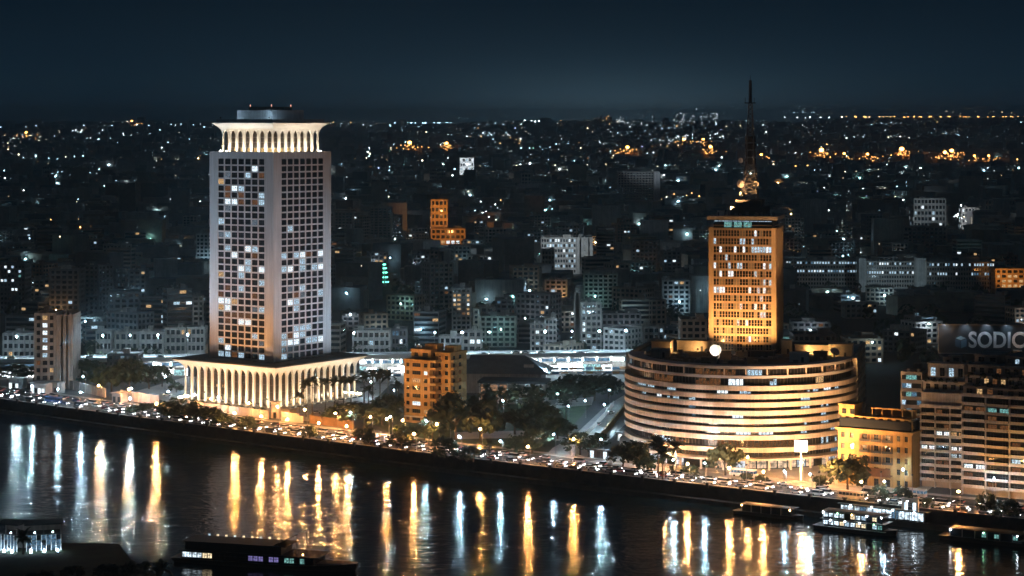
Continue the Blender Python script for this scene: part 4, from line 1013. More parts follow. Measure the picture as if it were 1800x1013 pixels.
lme.transform(Matrix.Translation((x_at(1703, byy) - x_at(1744.5, byy), -.16, z_at(612, byy) - 39.15)) @ Matrix.Rotation(R(90), 4, 'X') @ Matrix.Diagonal((sx_, sz_, 1, 1)) @ Matrix.Translation((-min(xs_), -min(zs_), 0)))
obj('lettering', lme, bb)
cbx, cbz, cs = x_at(1690, byy) - x_at(1744.5, byy), z_at(606, byy) - 39.15, 1.9
lg = MB()
lg.add([(cbx, -.17, cbz - 1.6), (cbx + 2.2, -.17, cbz - .7), (cbx + 2.2, -.17, cbz + 2.3), (cbx, -.17, cbz + 1.5)], [(0, 1, 2, 3)], 0)
lg.add([(cbx - .2, -.17, cbz - 1.6), (cbx - 2.4, -.17, cbz - .7), (cbx - 2.4, -.17, cbz + 2.3), (cbx - .2, -.17, cbz + 1.5)], [(0, 3, 2, 1)], 1)
lg.add([(cbx - .1, -.17, cbz + 1.75), (cbx + 2.1, -.17, cbz + 2.55), (cbx - .1, -.17, cbz + 3.4), (cbx - 2.3, -.17, cbz + 2.55)], [(0, 1, 2, 3)], 2)
obj('cube_emblem', lg.mesh('cube_emblem', mat('emblem_blue', (.10, .22, .34), .6, 0), mat('emblem_navy', (.05, .11, .18), .6, 0), mat('emblem_sky', (.30, .50, .62), .6, 0)), bb)
for i in range(5):
    x_ = -bbw / 2 + 2.6 + i * 8.4
    obj('sign_lamp', MB().tube((0, 0, 0), (0, -2.0, .5), .07, n=4).box(-.4, .4, -2.5, -1.9, .4, .62).mesh('sign_lamp', METAL), bb, (x_, -.3, zt + .1))
    L = bpy.data.lights.new('lamp', 'SPOT'); L.energy = 800; L.color = (.72, .88, 1.0); L.spot_size = R(120); L.spot_blend = .8; L.shadow_soft_size = .2
    lo = bpy.data.objects.new('lamp', L); C.objects.link(lo); lo.parent = bb; lo.location = (x_, -2.6, zt + .4); lo.rotation_euler = (R(35), 0, 0)

# --- landmarks of the middle distance
SIDE = R(-8)
land('low pale three-storey house at far left under the viaduct lamps', 4, 62, 588, 1180, 14, 4, wall=FLATP, nc=6, sep=True, lit=[(1, 1, 'o'), (0, 4, 'c')])
land('grey apartment tower at far left with stacked lit balconies', 60, 98, 553, 1078, 18, 10, wall=FLATS, nc=3, sep=True, balc=(1,), lit=[(9, 1, 'o'), (8, 1, 'w'), (7, 1, 'w'), (6, 1, 'c'), (5, 1, 'w'), (4, 1, 'c'), (2, 2, 'o'), (3, 0, 'd')], seed=3)
land('blank grey party wall block adjoining the balcony tower at far left', 98.6, 128, 556, 1080, 20, 10, wall=FLATS, nc=2, span=.9, pier=.8, seed=4)
for i, (a, b_, yt, nf, bl) in enumerate(((168, 196, 584, 3, ()), (201, 243, 585, 3, (1,)), (245, 288, 585, 3, (0, 3)), (290, 327, 578, 4, (2,)), (328.5, 360, 577, 4, (1,)))):
    land(('small pale house, leftmost of the lamp-lit row left of the tower', 'pale house with wide middle balconies in the lamp-lit row', 'pale house with dark ground floor in the lamp-lit row', 'pale four-storey house with mixed windows in the lamp-lit row', 'pale house with arched stair, nearest the tall tower')[i],
         a, b_, yt, 1205 + i, 12, nf, wall=FLATP if i % 2 == 0 else FLATS, nc=4, sep=True, balc=bl, lit=[(nf - 1, i % 4, 'o')] if i > 2 else [], seed=30 + i)
land('dark flat-roofed building with a pale strip below, left of the arcade', 188, 243, 624, 1120, 16, 4, wall=FLATD, nc=5, seed=7)
land('pale three-storey block with ribbon windows right of the tall tower', 619, 686, 583, 1195, 14, 4, wall=FLATP, nc=7, sep=True, balc=(1, 2), lit=[(2, 3, 'c')], seed=8)
land('dark narrow block with one white window right of the ribbon-window block', 688, 715, 580, 1202, 14, 4, wall=FLATD, nc=4, sep=True, lit=[(2, 2, 'w'), (3, 0, 'b'), (3, 1, 'b')], seed=9)
land('slim tower with warm lit windows above the orange flats', 794, 828, 508, 1330, 16, 11, wall=FLATP, nc=4, sep=True, balc=(1,), lit=[(9, 0, 'o'), (9, 1, 'o'), (9, 3, 'o'), (8, 0, 'w'), (8, 1, 'o'), (8, 3, 'o'), (7, 0, 'o'), (7, 1, 'o'), (7, 3, 'w'), (6, 1, 'o'), (6, 3, 'o'), (5, 3, 'o'), (5, 2, 'd')], seed=10)
land('pale five-storey block just right of the slim warm-lit tower', 843, 869, 541, 1310, 14, 6, wall=FLATS, nc=2, sep=True, seed=12)
land('dark balcony block with a pale roof hut, white lit floors', 871, 901, 528, 1320, 15, 9, wall=FLATD, nc=3, sep=True, balc=(0, 1, 2), lit=[(5, 1, 'c'), (3, 1, 'w'), (3, 2, 'o'), (8, 0, 'b')], seed=13)
land('pale roof-hut block behind the orange flats', 812, 848, 583, 1215, 10, 4, wall=FLATS, nc=3, sep=True, lit=[(2, 1, 'w'), (2, 2, 'w')], seed=14)
land('low white building behind the orange flats roof', 772, 811, 593, 1212, 10, 3, wall=FLATP, nc=4, seed=15)
land('stepped grey block with white balconies left of the market lamps', 932, 957, 570, 1225, 14, 6, wall=FLATS, nc=3, sep=True, balc=(1,), lit=[(4, 1, 'w'), (2, 1, 'c')], seed=16)
land('taller grey half of the stepped block', 957.5, 979, 562, 1226, 14, 7, wall=FLATP, nc=3, sep=True, lit=[(5, 0, 'd')], seed=17)
land('white eight-storey balcony tower behind the viaduct', 1021, 1058, 534, 1228, 14, 9, wall=FLATP, nc=4, sep=True, balc=(0, 2), lit=[(7, 0, 'c'), (5, 0, 'w'), (4, 0, 'w'), (3, 1, 'c'), (2, 0, 'w'), (1, 2, 'c')], seed=18)
land('bare grey slab adjoining the white balcony tower', 1010, 1020.3, 516, 1231, 16, 10, wall=FLATS, nc=1, span=.9, pier=.8, seed=19)
land('small pale house left of the curved building', 1104, 1130, 588, 1225, 10, 3, wall=FLATP, nc=3, sep=True, seed=20)
land('pale house with roof terrace near the curved building', 1131, 1168, 576, 1245, 12, 4, wall=FLATS, nc=4, sep=True, lit=[(3, 3, 'c')], seed=22)
land('brown block with flat roof just left of the slab tower', 1196, 1243, 564, 1010, 14, 14, wall=FLATB, nc=4, seed=23)
land('low dark block right of the slab tower foot', 1395, 1470, 590, 1005, 16, 11, wall=FLATD, nc=8, sep=False, plit=.03, seed=24)
land('white office block with rows of cool lit windows', 951, 1013, 419, 1900, 30, 7, wall=FLATP, nc=13, plit=.42, lits='ccccww', seed=25, huts=2)
land('blank pale wing beside the white office block', 1013.5, 1042, 419, 1902, 40, 7, wall=FLATP, nc=3, span=.92, pier=.85, seed=26)
land('dark low block in front of the white office block', 952, 975, 441, 1840, 20, 6, wall=FLATD, nc=4, seed=27)
land('orange floodlit upper house with arched window', 757, 787, 352, 2600, 22, 5, wall=OCHRE, nc=4, plit=.0, seed=28, name='house', cat='building')
land('orange floodlit villa with white lit entrance', 757, 818, 403, 2350, 26, 3, wall=OCHRE, nc=7, lit=[(0, 3, 'w'), (0, 4, 'w'), (0, 5, 'w'), (0, 2, 'o')], seed=29, name='villa', cat='building')
land('wide dark slab block with pale right edge in the far middle', 1086, 1150, 303, 3600, 40, 12, wall=FLATS, nc=12, plit=.01, seed=31)
land('pale narrow end tower of the wide dark slab', 1150.5, 1160, 303, 3602, 50, 14, wall=WHITE, nc=2, span=.9, pier=.8, seed=32)
land('faint grey tower left behind the palms', 588, 620, 374, 2100, 24, 16, wall=FLATS, nc=5, plit=.01, seed=33)
land('faint grey tower right behind the palms', 650, 688, 366, 2200, 24, 17, wall=FLATS, nc=5, plit=.01, seed=34)
land('pale block with lit windows and a bright roof sign, at upper right', 1606, 1663, 350, 2350, 26, 8, wall=FLATP, nc=9, plit=.12, lits='cw', seed=35)
land('dark gridded apartment slab below the pale block at right', 1588, 1665, 400, 2050, 26, 9, wall=FLATS, nc=10, plit=.01, seed=36)
land('white floodlit house at upper right', 1690, 1714, 366, 2700, 18, 4, wall=FLATP, nc=4, plit=.45, lits='wcw', seed=37)
land('long pale roof block at right edge in the distance', 1731, 1785, 352, 2800, 30, 5, wall=FLATP, nc=9, plit=.03, seed=38)
land('pale far block left of centre with slatted front', 755, 784, 296, 4200, 40, 6, wall=FLATP, nc=7, plit=.02, seed=39)
land('white stepped far building right of the slatted block', 808, 833, 278, 4600, 40, 6, wall=WHITE, nc=5, plit=.3, lits='wc', seed=40)
land('small pale far block in the left-centre distance', 916, 934, 306, 3900, 30, 6, wall=FLATP, nc=3, plit=.05, seed=41)
land('pale grey roof tower left of the tall tower', 321, 347, 381, 2500, 20, 8, wall=FLATS, nc=4, seed=42)
land('dim white block far up at left', 74, 87, 292, 4000, 24, 7, wall=FLATP, nc=3, plit=.04, seed=43)
land('low office with white and violet lit rooms at the left edge', -6, 44, 466, 1500, 20, 11, wall=FLATD, nc=8, lit=[(10, 2, 'w'), (10, 4, 'c'), (9, 0, 'w'), (9, 3, 'w'), (9, 6, 'c'), (7, 1, 'w'), (7, 2, 'c'), (7, 4, 'w'), (5, 4, 'w'), (5, 5, 'w'), (8, 6, 't')], seed=44)
# long two-storey lit gallery building at right, with two stair towers and an orange end
for i, (a, b_, nc_, pl) in enumerate(((1381, 1508, 26, .66), (1523, 1611, 20, .66), (1629, 1748, 26, .55))):
    x, y, w, h_ = at(a, b_, 459 + i * 1.5, 1720 - i * 25)
    block(('left wing of the long gallery building with two rows of lit windows', 'middle wing of the long gallery building, between its stair towers', 'right wing of the long gallery building with dimmer windows')[i], x, y, w, 22, 7, h_ / 7, R(-3), FLATS, nc_, 'grid', [(k, c_, random.choice('ccccbw')) for k in (4, 6) for c_ in range(nc_) if random.random() < pl], seed=50 + i, pier=.4, huts=2)
for i, (a, b_) in enumerate(((1510, 1522), (1613, 1628))):
    x, y, w, h_ = at(a, b_, 456, 1696 - i * 20); block(('pale stair tower between left and middle gallery wings', 'pale stair tower between middle and right gallery wings')[i], x, y, w, 20, 8, h_ / 8, R(-3), FLATP, 2, span=.95, pier=.9, seed=55 + i, huts=0, name='stair_tower', cat='tower')
x, y, w, h_ = at(1750, 1830, 474, 1640); block('orange-lit balcony building at the right end of the gallery', x, y, w, 20, 6, h_ / 6, R(-3), OCHRE, 8, 'grid', [(k, c_, 'o') for k in (2, 3, 4) for c_ in range(7) if random.random() < .6], seed=58)
flood(x - 20, y - 30, 14, (x, y, 26), 45e3, SODC, 'sodium floodlight before the orange balcony building at right', 90)
flood(x_at(772, 2560), 2560, 24, (x_at(772, 2600), 2600, 36), 90e3, SODC, 'sodium floodlight before the orange upper house', 110)
flood(x_at(788, 2305), 2305, 12, (x_at(788, 2350), 2350, 16), 70e3, SODC, 'sodium floodlight before the orange villa', 120)
flood(x_at(1000, 1850), 1850, 34, (x_at(985, 1900), 1900, 32), 70e3, (.8, .92, 1.0), 'white floodlight before the white office block', 120)
flood(x_at(1135, 3530), 3530, 60, (x_at(1140, 3600), 3600, 84), 70e3, (.7, .85, 1.0), 'white floodlight before the wide dark slab block', 100)
flood(x_at(1632, 2290), 2290, 40, (x_at(1635, 2350), 2350, 45), 40e3, (.75, .9, 1.0), 'white floodlight before the pale block at upper right', 110)
flood(x_at(1698, 2660), 2660, 20, (x_at(1702, 2700), 2700, 25), 60e3, (.9, .95, 1.0), 'white floodlight before the white floodlit house', 110)
flood(x_at(820, 4540), 4540, 45, (x_at(820, 4600), 4600, 55), 200e3, (.85, .93, 1.0), 'white floodlight before the white stepped far building', 110)
flood(x_at(1560, 1650), 1650, 12, (x_at(1560, 1700), 1700, 22), 26e3, (.6, .85, 1.0), 'cool floodlight before the long gallery building', 140)
# green-lit minaret
mi = thing('minaret', 'slim minaret with rings of green and white lights', 'minaret', (x_at(674, 1760), 1760, 0), 0)
mh = z_at(462, 1760)
obj('shaft', MB().tube((0, 0, 0), (0, 0, mh * .45), 2.6, 2.2, 10).tube((0, 0, mh * .45), (0, 0, mh * .85), 1.7, 1.2, 10).tube((0, 0, mh * .85), (0, 0, mh), 1.0, .15, 10).mesh('shaft', FLATP), mi)
GRN = glow('green_lamps', (.16, 1.0, .66), 6.0)
for k, (z, r) in enumerate(((.12, 4.2), (.32, 3.4), (.52, 2.8), (.70, 2.2), (.86, 1.6))):
    b = MB().tube((0, 0, 0), (0, 0, .8), r, r, 10); obj('gallery', b.mesh('gallery', FLATP), mi, (0, 0, mh * z))
    q = MB()
    for i in range(5): a = math.pi * (1.1 + .2 * i); q.ball((r * math.cos(a), r * math.sin(a), 1.3), .62, nu=5, nv=3)
    obj('green_lamp_ring', q.mesh('green_lamp_ring', GRN), mi, (0, 0, mh * z))
# ------------------------------------------------------------------ flyover with shops under it
VA, VB = Vector((-430, 1107, 0)), Vector((165, 1165, 0)); VL = (VB - VA).length; VANG = math.atan2(VB.y - VA.y, VB.x - VA.x)
fly = thing('flyover', 'long pale elevated road with bright lamp-lit shops beneath it, crossing behind the towers', 'flyover', tuple(VA), VANG)
obj('deck', MB().box(0, VL, 0, 15, 8.2, 9.5).mesh('deck', CONC), fly)
obj('parapet', MB().box(0, VL, -.3, 0, 8.6, 10.5).box(0, VL, 15.0, 15.3, 8.6, 10.5).mesh('parapet', mat('white_parapet', (.66, .67, .68), .7, .12, .1)), fly)
pm2 = MB().box(-.7, .7, 4, 11, 0, 8.2).mesh('pier', CONC)
for i in range(int(VL / 24)): obj('pier', pm2, fly, (12 + i * 24, 0, 0))
EDGE = glow('deck_light', (.70, .88, 1.0), 14.0, sample=True)
def vx(px, dy=0.0):
    a, b = 0.0, VL
    for _ in range(40):
        m = (a + b) / 2; p = VA + Vector((math.cos(VANG), math.sin(VANG), 0)) * m + Vector((-math.sin(VANG), math.cos(VANG), 0)) * dy
        if px_of(p.x, p.y) < px: a = m
        else: b = m
    return m
def vpos(u, dy): p = VA + Vector((math.cos(VANG), math.sin(VANG), 0)) * u + Vector((-math.sin(VANG), math.cos(VANG), 0)) * dy; return (p.x, p.y)
random.seed(77)
SHOPW = [glow('market_white', (.86, .94, 1.0), 4.0, noise=.75, nscale=.8), glow('market_blue', (.28, .55, .85), .55, noise=.5, nscale=.5), glow('market_bright', (.95, .98, 1.0), 8.0, noise=.7, nscale=1.1), glow('market_teal', (.5, .9, .95), 1.0, noise=.7, nscale=.9)]
for a, b_ in ((0, 62), (72, 130), (232, 330), (632, 716), (885, 1112)):
    u0, u1 = vx(a, 3.2), vx(b_, 3.2)
    obj('back_wall', MB().box(u0, u1, 3.4, 3.8, 0, 8.19).mesh('back_wall', FLATS), fly)
    u = u0
    while u < u1 - 1.5:
        w = min(random.uniform(3.0, 6.5), u1 - u); m = random.choice((SHOPW[0], SHOPW[2], SHOPW[0], SHOPW[3]))
        if random.random() < .9: obj('shop_front', pane_mesh(round(w * 2) / 2 - .25, random.choice((3.0, 3.6, 4.2)), m, 1), fly, (u + w / 2, 3.32, .4))
        obj('shop_sign', pane_mesh(round(w * 2) / 2 - .2, 1.5, random.choice((SHOPW[1], SHOPW[1], SHOPW[0]))), fly, (u + w / 2, 3.3, 5.6))
        u += w
# work lamps hanging under the deck
hb = MB().tube((0, 0, .3), (0, 0, 1.2), .04, n=4).ball((0, 0, 0), .3, nu=6, nv=4).mesh('hanging_lamp', EDGE)
HL = glow('hanging_lamp', (.80, .92, 1.0), 520.0, sample=True); hb.materials.clear(); hb.materials.append(HL)
for px in (245, 270, 300, 322, 640, 655, 670, 690, 705, 905, 925, 950, 975, 1000, 1025, 1050, 1075, 1095):
    obj('hanging_lamp', hb, fly, (vx(px, -1.5) , -.15, 7.0 - random.random() * .6))
# market stalls before the shops
CAN = [mat('canvas_blue', (.06, .22, .42), .8, .2, .6), mat('canvas_orange', (.55, .26, .07), .8, .2, .6), mat('canvas_white', (.7, .7, .7), .8, .1, .6)]
CANN = ['blue', 'orange', 'white']
for i, px in enumerate((948, 962, 976, 992, 1007, 1020, 1036, 1052, 1068, 1082, 1096, 645, 662, 680, 698)):
    x, y = vpos(vx(px, -6), -6 - (i % 2)); k = i % 3
    st = thing('market_stall', CANN[k] + ' market stall ' + ('first', 'second', 'third', 'fourth', 'fifth', 'sixth', 'seventh', 'eighth', 'ninth', 'tenth', 'last')[i if i < 11 else i - 11] + (' from the gabled hall, under the flyover' if i < 11 else ' from the left in the short row behind the palms'), 'market stall', (x, y, 0), VANG, 'market stalls under the flyover')
    obj('canopy', MB().add([(-2, -1.6, 2.5), (2, -1.6, 2.5), (2, 1.4, 3.3), (-2, 1.4, 3.3), (-2, -1.6, 2.2), (2, -1.6, 2.2), (2, 1.4, 3.0), (-2, 1.4, 3.0)], [(0, 1, 2, 3), (0, 4, 5, 1), (3, 2, 6, 7), (4, 7, 6, 5), (0, 3, 7, 4), (1, 5, 6, 2)]).mesh('canopy', CAN[k]), st)
    obj('counter', MB().box(-1.8, 1.8, -1.3, -.5, 0, .95).mesh('counter', CAN[(k + 1) % 3]), st)
    for sx in (-1.9, 1.9): obj('post', MB().tube((sx, -1.5, 0), (sx, -1.5, 2.25), .05, n=5).tube((sx, 1.3, 0), (sx, 1.3, 3.05), .05, n=5).mesh('post', METAL), st)
FLAMP = 'tall white lamps on the flyover'
for px, lb in ((30, 'at the far left house'), (140, 'left of the pale house row'), (181, 'at the leftmost house of the pale row'), (229, 'at the second house of the pale row'), (278, 'at the third house of the pale row'), (330, 'at the fourth house of the pale row'),
           (622, 'at the ribbon-window block'), (764, 'above the orange flats, left'), (812, 'above the orange flats, right'), (860, 'at the grey hall roof'), (958, 'at the stepped grey block'), (1005, 'between the two lit balcony blocks'), (1053, 'at the white balcony tower'), (1100, 'left of the curved building')):
    u = vx(px, 13.5); x, y = vpos(u, 13.9); street_lamp('tall', x, y, 'tall white lamp on the flyover ' + lb, VANG, 9.5, FLAMP)

# ------------------------------------------------------------------ garden walls, pavilions, hall, kiosks
def wall_run(name, label, P, z1, th, m, cap=True, panels=0, group=None):
    """A free-standing wall along the points P, with a coping and piers."""
    t_ = thing(name, label, 'wall', (*P[0], 0), 0, group); 
    for i in range(len(P) - 1):
        a, b = Vector(P[i]), Vector(P[i + 1]); L = (b - a).length; an = math.atan2(b.y - a.y, b.x - a.x); o = a - Vector(P[0])
        obj('wall_panel', MB().box(0, L, -th / 2, th / 2, 0, z1).mesh('wall_panel', m), t_, (o.x, o.y, 0), an)
        obj('coping', MB().box(-.05, L + .05, -th / 2 - .12, th / 2 + .12, z1 + .002, z1 + .2).mesh('coping', m), t_, (o.x, o.y, 0), an)
        for k in range(int(L // 7) + 1):
            key = ('wp', z1, th, m.name)
            if key not in PANES: PANES[key] = MB().box(-.35, .35, -th / 2 - .2, th / 2 + .2, 0, z1 + .45).mesh('pier', m)
            obj('pier', PANES[key], t_, (o.x + (k * 7 + .4) * math.cos(an), o.y + (k * 7 + .4) * math.sin(an), 0), an)
    return t_
PINK = mat('pink_render', (.52, .44, .40), .8, .12, .2)
def rp(px, t_): return rd(X_for_px(px, t_), t_)
wall_run('garden_wall', 'long pale garden wall beside the crowded left road', [rp(108, 52), rp(150, 46), rp(186, 40)], 4.2, .5, FLATP)
wall_run('garden_wall', 'pale pink wall behind the road left of the arcade', [rp(213, 40), rp(248, 38.5), rp(279, 37.5)], 4.4, .5, PINK)
wall_run('garden_wall', 'long low wall below the arcade forecourt', [rp(330, 38), rp(400, 37.5), rp(472, 37)], 3.6, .5, PINK)
wall_run('garden_wall', 'brown fence wall left of the orange flats', [rp(545, 39), rp(590, 38), rp(622, 37.5)], 3.4, .4, mat('brown_wall', (.20, .12, .06), .85, .2, .3))
# curved entrance wall
cwl = thing('entrance_wall', 'curved pinkish entrance wall at the foot of the arcade', 'wall', (*rp(513, 37), 0), road_angle(-85))
cb = MB(); pr_ = [(-6.5 + 13 * i / 14, -1.6 * math.sin(math.pi * i / 14)) for i in range(15)]
for i in range(14):
    (x0, y0), (x1, y1) = pr_[i], pr_[i + 1]; h0 = 4.2 if i < 12 else 3.2
    cb.add([(x0, y0, 0), (x1, y1, 0), (x1, y1 + .6, 0), (x0, y0 + .6, 0), (x0, y0, h0), (x1, y1, h0), (x1, y1 + .6, h0), (x0, y0 + .6, h0)], [(4, 5, 6, 7), (0, 1, 5, 4), (1, 2, 6, 5), (2, 3, 7, 6), (3, 0, 4, 7)])
obj('wall_shell', cb.mesh('wall_shell', PINK), cwl)
def pavilion(label, px, py, w, d, h_, rz, m, cat='pavilion', doors=3, lit=None, flat=True, name='pavilion'):
    t_ = thing(name, label, cat, (*ground(px, py), 0), rz)
    obj('wall', MB().box(-w / 2, w / 2, 0, d, 0, h_).mesh('wall', m), t_)
    obj('roof', MB().box(-w / 2 - .5, w / 2 + .5, -.9, d + .5, h_ + .002, h_ + .4).mesh('roof', m if flat else DARKROOF), t_)
    for i in range(doors):
        obj('doorway', MB().box(-.8, .8, -.07, .0, 0, 2.6).box(-.95, .95, -.05, -.0, 2.6, 2.75).mesh('doorway', lit if lit and i != 1 else DARKMETAL), t_, (-w / 2 + w * (i + .5) / doors, -.003, .1))
    return t_
PAVL = glow('pavilion_light', (.86, .95, .98), 1.8, noise=.4)
pavilion('white brightly lit pavilion, right one at the far left road', 66, 693, 9.5, 6, 5.2, R(-30), WHITE, lit=PAVL, doors=4)
pavilion('white lit pavilion, left one at the far left road', 24, 684, 6.5, 6, 5.0, R(-30), WHITE, lit=PAVL, doors=3)
pavilion('pale gatehouse with two dark arched doors', 93, 692, 6.4, 5, 5.2, R(-32), FLATP, doors=2, name='gatehouse', cat='gatehouse')
pavilion('small pale gate pavilion with rounded side left of the pink wall', 205, 708, 6, 4.5, 4.4, R(-32), PINK, doors=2, name='gatehouse', cat='gatehouse')
pavilion('brown guard house with lit windows beside the curved wall', 497, 734, 8, 5, 3.6, R(-34), FLATB, doors=3, lit=LIT_DIM, name='guard_house', cat='guard house')
pavilion('tall pale monument gate in front of the podium corner', 483, 736, 4.2, 1.6, 7.4, R(-34), PINK, doors=1, name='monument', cat='monument')
pavilion('dark bus shelter kiosk with two lit panels at the side street', 1052, 806, 9, 3.5, 3.3, R(-32), FLATD, doors=3, lit=LIT_WHITE, name='kiosk', cat='kiosk', flat=False)
pavilion('brightly lit white canopy at the left end of the curved building', 1096, 776, 7, 5, 3.2, R(-40), WHITE, doors=2, lit=PAVL)
# long shed with warm doors, and the big gable-roofed hall behind it
sh = thing('exhibition_shed', 'long low shed with warm lit door bays and an overhanging dark roof', 'shed', (*ground(900, 712), 0), R(-8))
sw = (962 - 846) * 1016 / FPX
obj('wall', MB().box(-sw / 2, sw / 2, 2.5, 16, 0, 10.2).mesh('wall', FLATP), sh)
obj('roof', MB().box(-sw / 2 - 1, sw / 2 + 1, -.5, 17, 10.21, 11.0).box(-sw / 2 - .6, sw / 2 + .6, 0, 16.5, 11.0, 11.3).mesh('roof', DARKROOF), sh)
WARMDOOR = glow('warm_door', (1.0, .56, .32), .34, noise=.5)
for i in range(7):
    u = -sw / 2 + sw * (i + .5) / 7
    obj('bay_door', MB().box(-1.9, 1.9, -.06, 0, 0, 8.6).box(-1.9, 1.9, -.12, -.06, 4.2, 4.45).mesh('bay_door', WARMDOOR if i < 3 else FLATS), sh, (u, 2.49, .6))
    obj('bay_column', MB().box(-.25, .25, 0, .5, 0, 10.19).mesh('bay_column', WHITE), sh, (u - sw / 14, 0, 0))
gh_ = thing('gabled_hall', 'large grey hall with a broad sloping dark roof behind the long shed', 'hall', (x_at(885, 1062), 1062, 0), R(-5))
hw = (955 - 822) * 1062 / FPX
obj('wall', MB().box(-hw / 2, hw / 2, 0, 30, 0, 10).mesh('wall', FLATS), gh_)
rz_ = MB().add([(-hw / 2 - 1, -1, 9.8), (hw / 2 + 4, -1, 9.8), (hw / 2 - 9, 13, 17.6), (-hw / 2 + 1, 13, 17.6), (-hw / 2 - 1, 31, 9.8), (hw / 2 + 4, 31, 9.8)], [(0, 1, 2, 3), (3, 2, 5, 4), (1, 5, 2), (0, 3, 4), (0, 4, 5, 1)])
obj('roof', rz_.mesh('roof', mat('slate_roof', (.13, .145, .16), .75, .15, .3)), gh_)
obj('ridge', MB().box(-hw / 2 + 1, hw / 2 - 9, 12.7, 13.3, 17.55, 17.9).mesh('ridge', METAL), gh_)
obj('skylight', MB().box(0, 5, 0, 3, 0, 1.6).mesh('skylight', FLATP), gh_, (hw / 2 - 9, 4, 12.4))
pavilion('long flat pale roofed canteen behind the park trees', 1030, 676, 24, 8, 4.2, R(-3), FLATP, doors=6, name='canteen', cat='canteen')
# side-street railing: lit pale posts and an orange hedge wall
rlg = thing('railing', 'pale post railing curving up along the side street', 'railing', (24, 862, 0), 0)
pP = [(24, 862), (26, 885), (31, 912), (37, 945), (43, 980), (49, 1020)]
rpm = MB().box(-.22, .22, -.22, .22, 0, 2.0).box(-.3, .3, -.3, .3, 2.0, 2.15).mesh('railing_post', WHITE)
rb = MB()
for i in range(len(pP) - 1):
    a, b = Vector(pP[i]), Vector(pP[i + 1]); n = int((b - a).length / 3.2)
    for k in range(n):
        q = a + (b - a) * k / n; obj('railing_post', rpm, rlg, (q.x - 24, q.y - 862, 0))
    for z in (.7, 1.5): rb.tube((a.x - 24, a.y - 862, z), (b.x - 24, b.y - 862, z), .08, n=4)
obj('rail', rb.mesh('rail', WHITE), rlg)
wall_run('hedge_wall', 'orange-lit low wall along the right of the side street', [(37.5, 905), (45, 950), (53, 1000), (60, 1040)], 2.6, .5, OCHRE)
# pole sign in front of the curved building
sx, sy = rp(1408, 33.0)
ps = thing('pole_sign', 'tall pole carrying a bright white rounded sign panel before the curved building', 'sign', (sx, sy, 0), R(-8))
obj('pole', MB().tube((0, 0, 0), (0, 0, 11.5), .45, .35, 10).mesh('pole', WHITE), ps)
SIGNL = glow('sign_panel', (.84, .93, 1.0), 5.0, sample=True, noise=.3, nscale=.4)
obj('panel', MB().box(-2.3, 2.3, -.3, .3, 0, 4.2).mesh('panel', SIGNL), ps, (0, -.1, 11.0))
obj('panel_frame', MB().box(-2.5, -2.31, -.45, .35, 10.8, 15.4).box(2.31, 2.5, -.45, .35, 10.8, 15.4).box(-2.3, 2.3, -.45, .35, 15.21, 15.4).box(-2.3, 2.3, -.45, .35, 10.8, 10.99).mesh('panel_frame', METAL), ps)

# ------------------------------------------------------------------ vehicles
HEAD = glow('headlamp', (.92, .93, 1.0), 28.0, sample=True); TAIL = glow('tail_lamp', (1.0, .10, .05), 1.6)
CARCOL = {'white': (.62, .62, .60), 'silver': (.38, .39, .40), 'grey': (.16, .165, .17), 'black': (.025, .025, .028), 'red': (.30, .03, .025), 'blue': (.03, .07, .20), 'beige': (.42, .36, .27)}
PAINT = {k: mat('car_paint_' + k, c, .28, .0, spec=.6) for k, c in CARCOL.items()}
TYRE = mat('tyre', (.02, .02, .02), .9, 0)
PROF = {'saloon': (4.5, 1.76, [(-2.25, .35), (2.25, .35), (2.25, .72), (1.2, .92), (-1.55, .95), (-2.25, .88)], [(-1.5, .94), (1.05, .91), (.35, 1.42), (-.95, 1.42)]),
        'hatchback': (3.9, 1.68, [(-1.95, .35), (1.95, .35), (1.95, .74), (1.05, .95), (-1.9, .95)], [(-1.86, .95), (.95, .94), (.3, 1.48), (-1.5, 1.5)]),
        'minibus': (4.9, 1.85, [(-2.45, .38), (2.45, .38), (2.45, .95), (2.1, 1.15), (-2.45, 1.15)], [(-2.43, 1.15), (2.02, 1.15), (1.5, 1.98), (-2.38, 2.02)])}
CARM = {}
def extrude(P, hw0, hw1, m=0, b=None):
    b = b or MB(); n = len(P); zs = [p[1] for p in P]; lo, hi = min(zs), max(zs)
    f = lambda z: hw0 + (hw1 - hw0) * (z - lo) / (hi - lo)
    b.add([(x, -f(z), z) for x, z in P] + [(x, f(z), z) for x, z in P], [tuple(range(n)), tuple(range(2 * n - 1, n - 1, -1))] + [((i + 1) % n, i, n + i, n + (i + 1) % n) for i in range(n)], m); return b
for ty, (L, Wd, bp_, cp) in PROF.items():
    for co in CARCOL: CARM[ty, co, 'body'] = extrude(bp_, Wd / 2 * .98, Wd / 2 * .94).mesh('body', PAINT[co])
    cb = extrude(cp, Wd / 2 * .93, Wd / 2 * .76); zt = max(p[1] for p in cp); xa = [p[0] for p in cp if p[1] > zt - .06]
    CARM[ty, 'cabin'] = cb.mesh('cabin', GLASS)
    for co in CARCOL: CARM[ty, co, 'roof'] = MB().box(min(xa) - .02, max(xa) + .02, -Wd / 2 * .76, Wd / 2 * .76, zt - .01, zt + .05).mesh('roof', PAINT[co])
    CARM[ty, 'head'] = MB().ball((0, 0, 0), .15, .19, .13, 6, 4).mesh('headlight', HEAD); CARM[ty, 'tail'] = MB().box(-.06, .02, -.16, .16, -.08, .08).mesh('taillight', TAIL)
WHEEL = MB().tube((0, -.1, 0), (0, .1, 0), .33, n=10).mesh('wheel', TYRE)
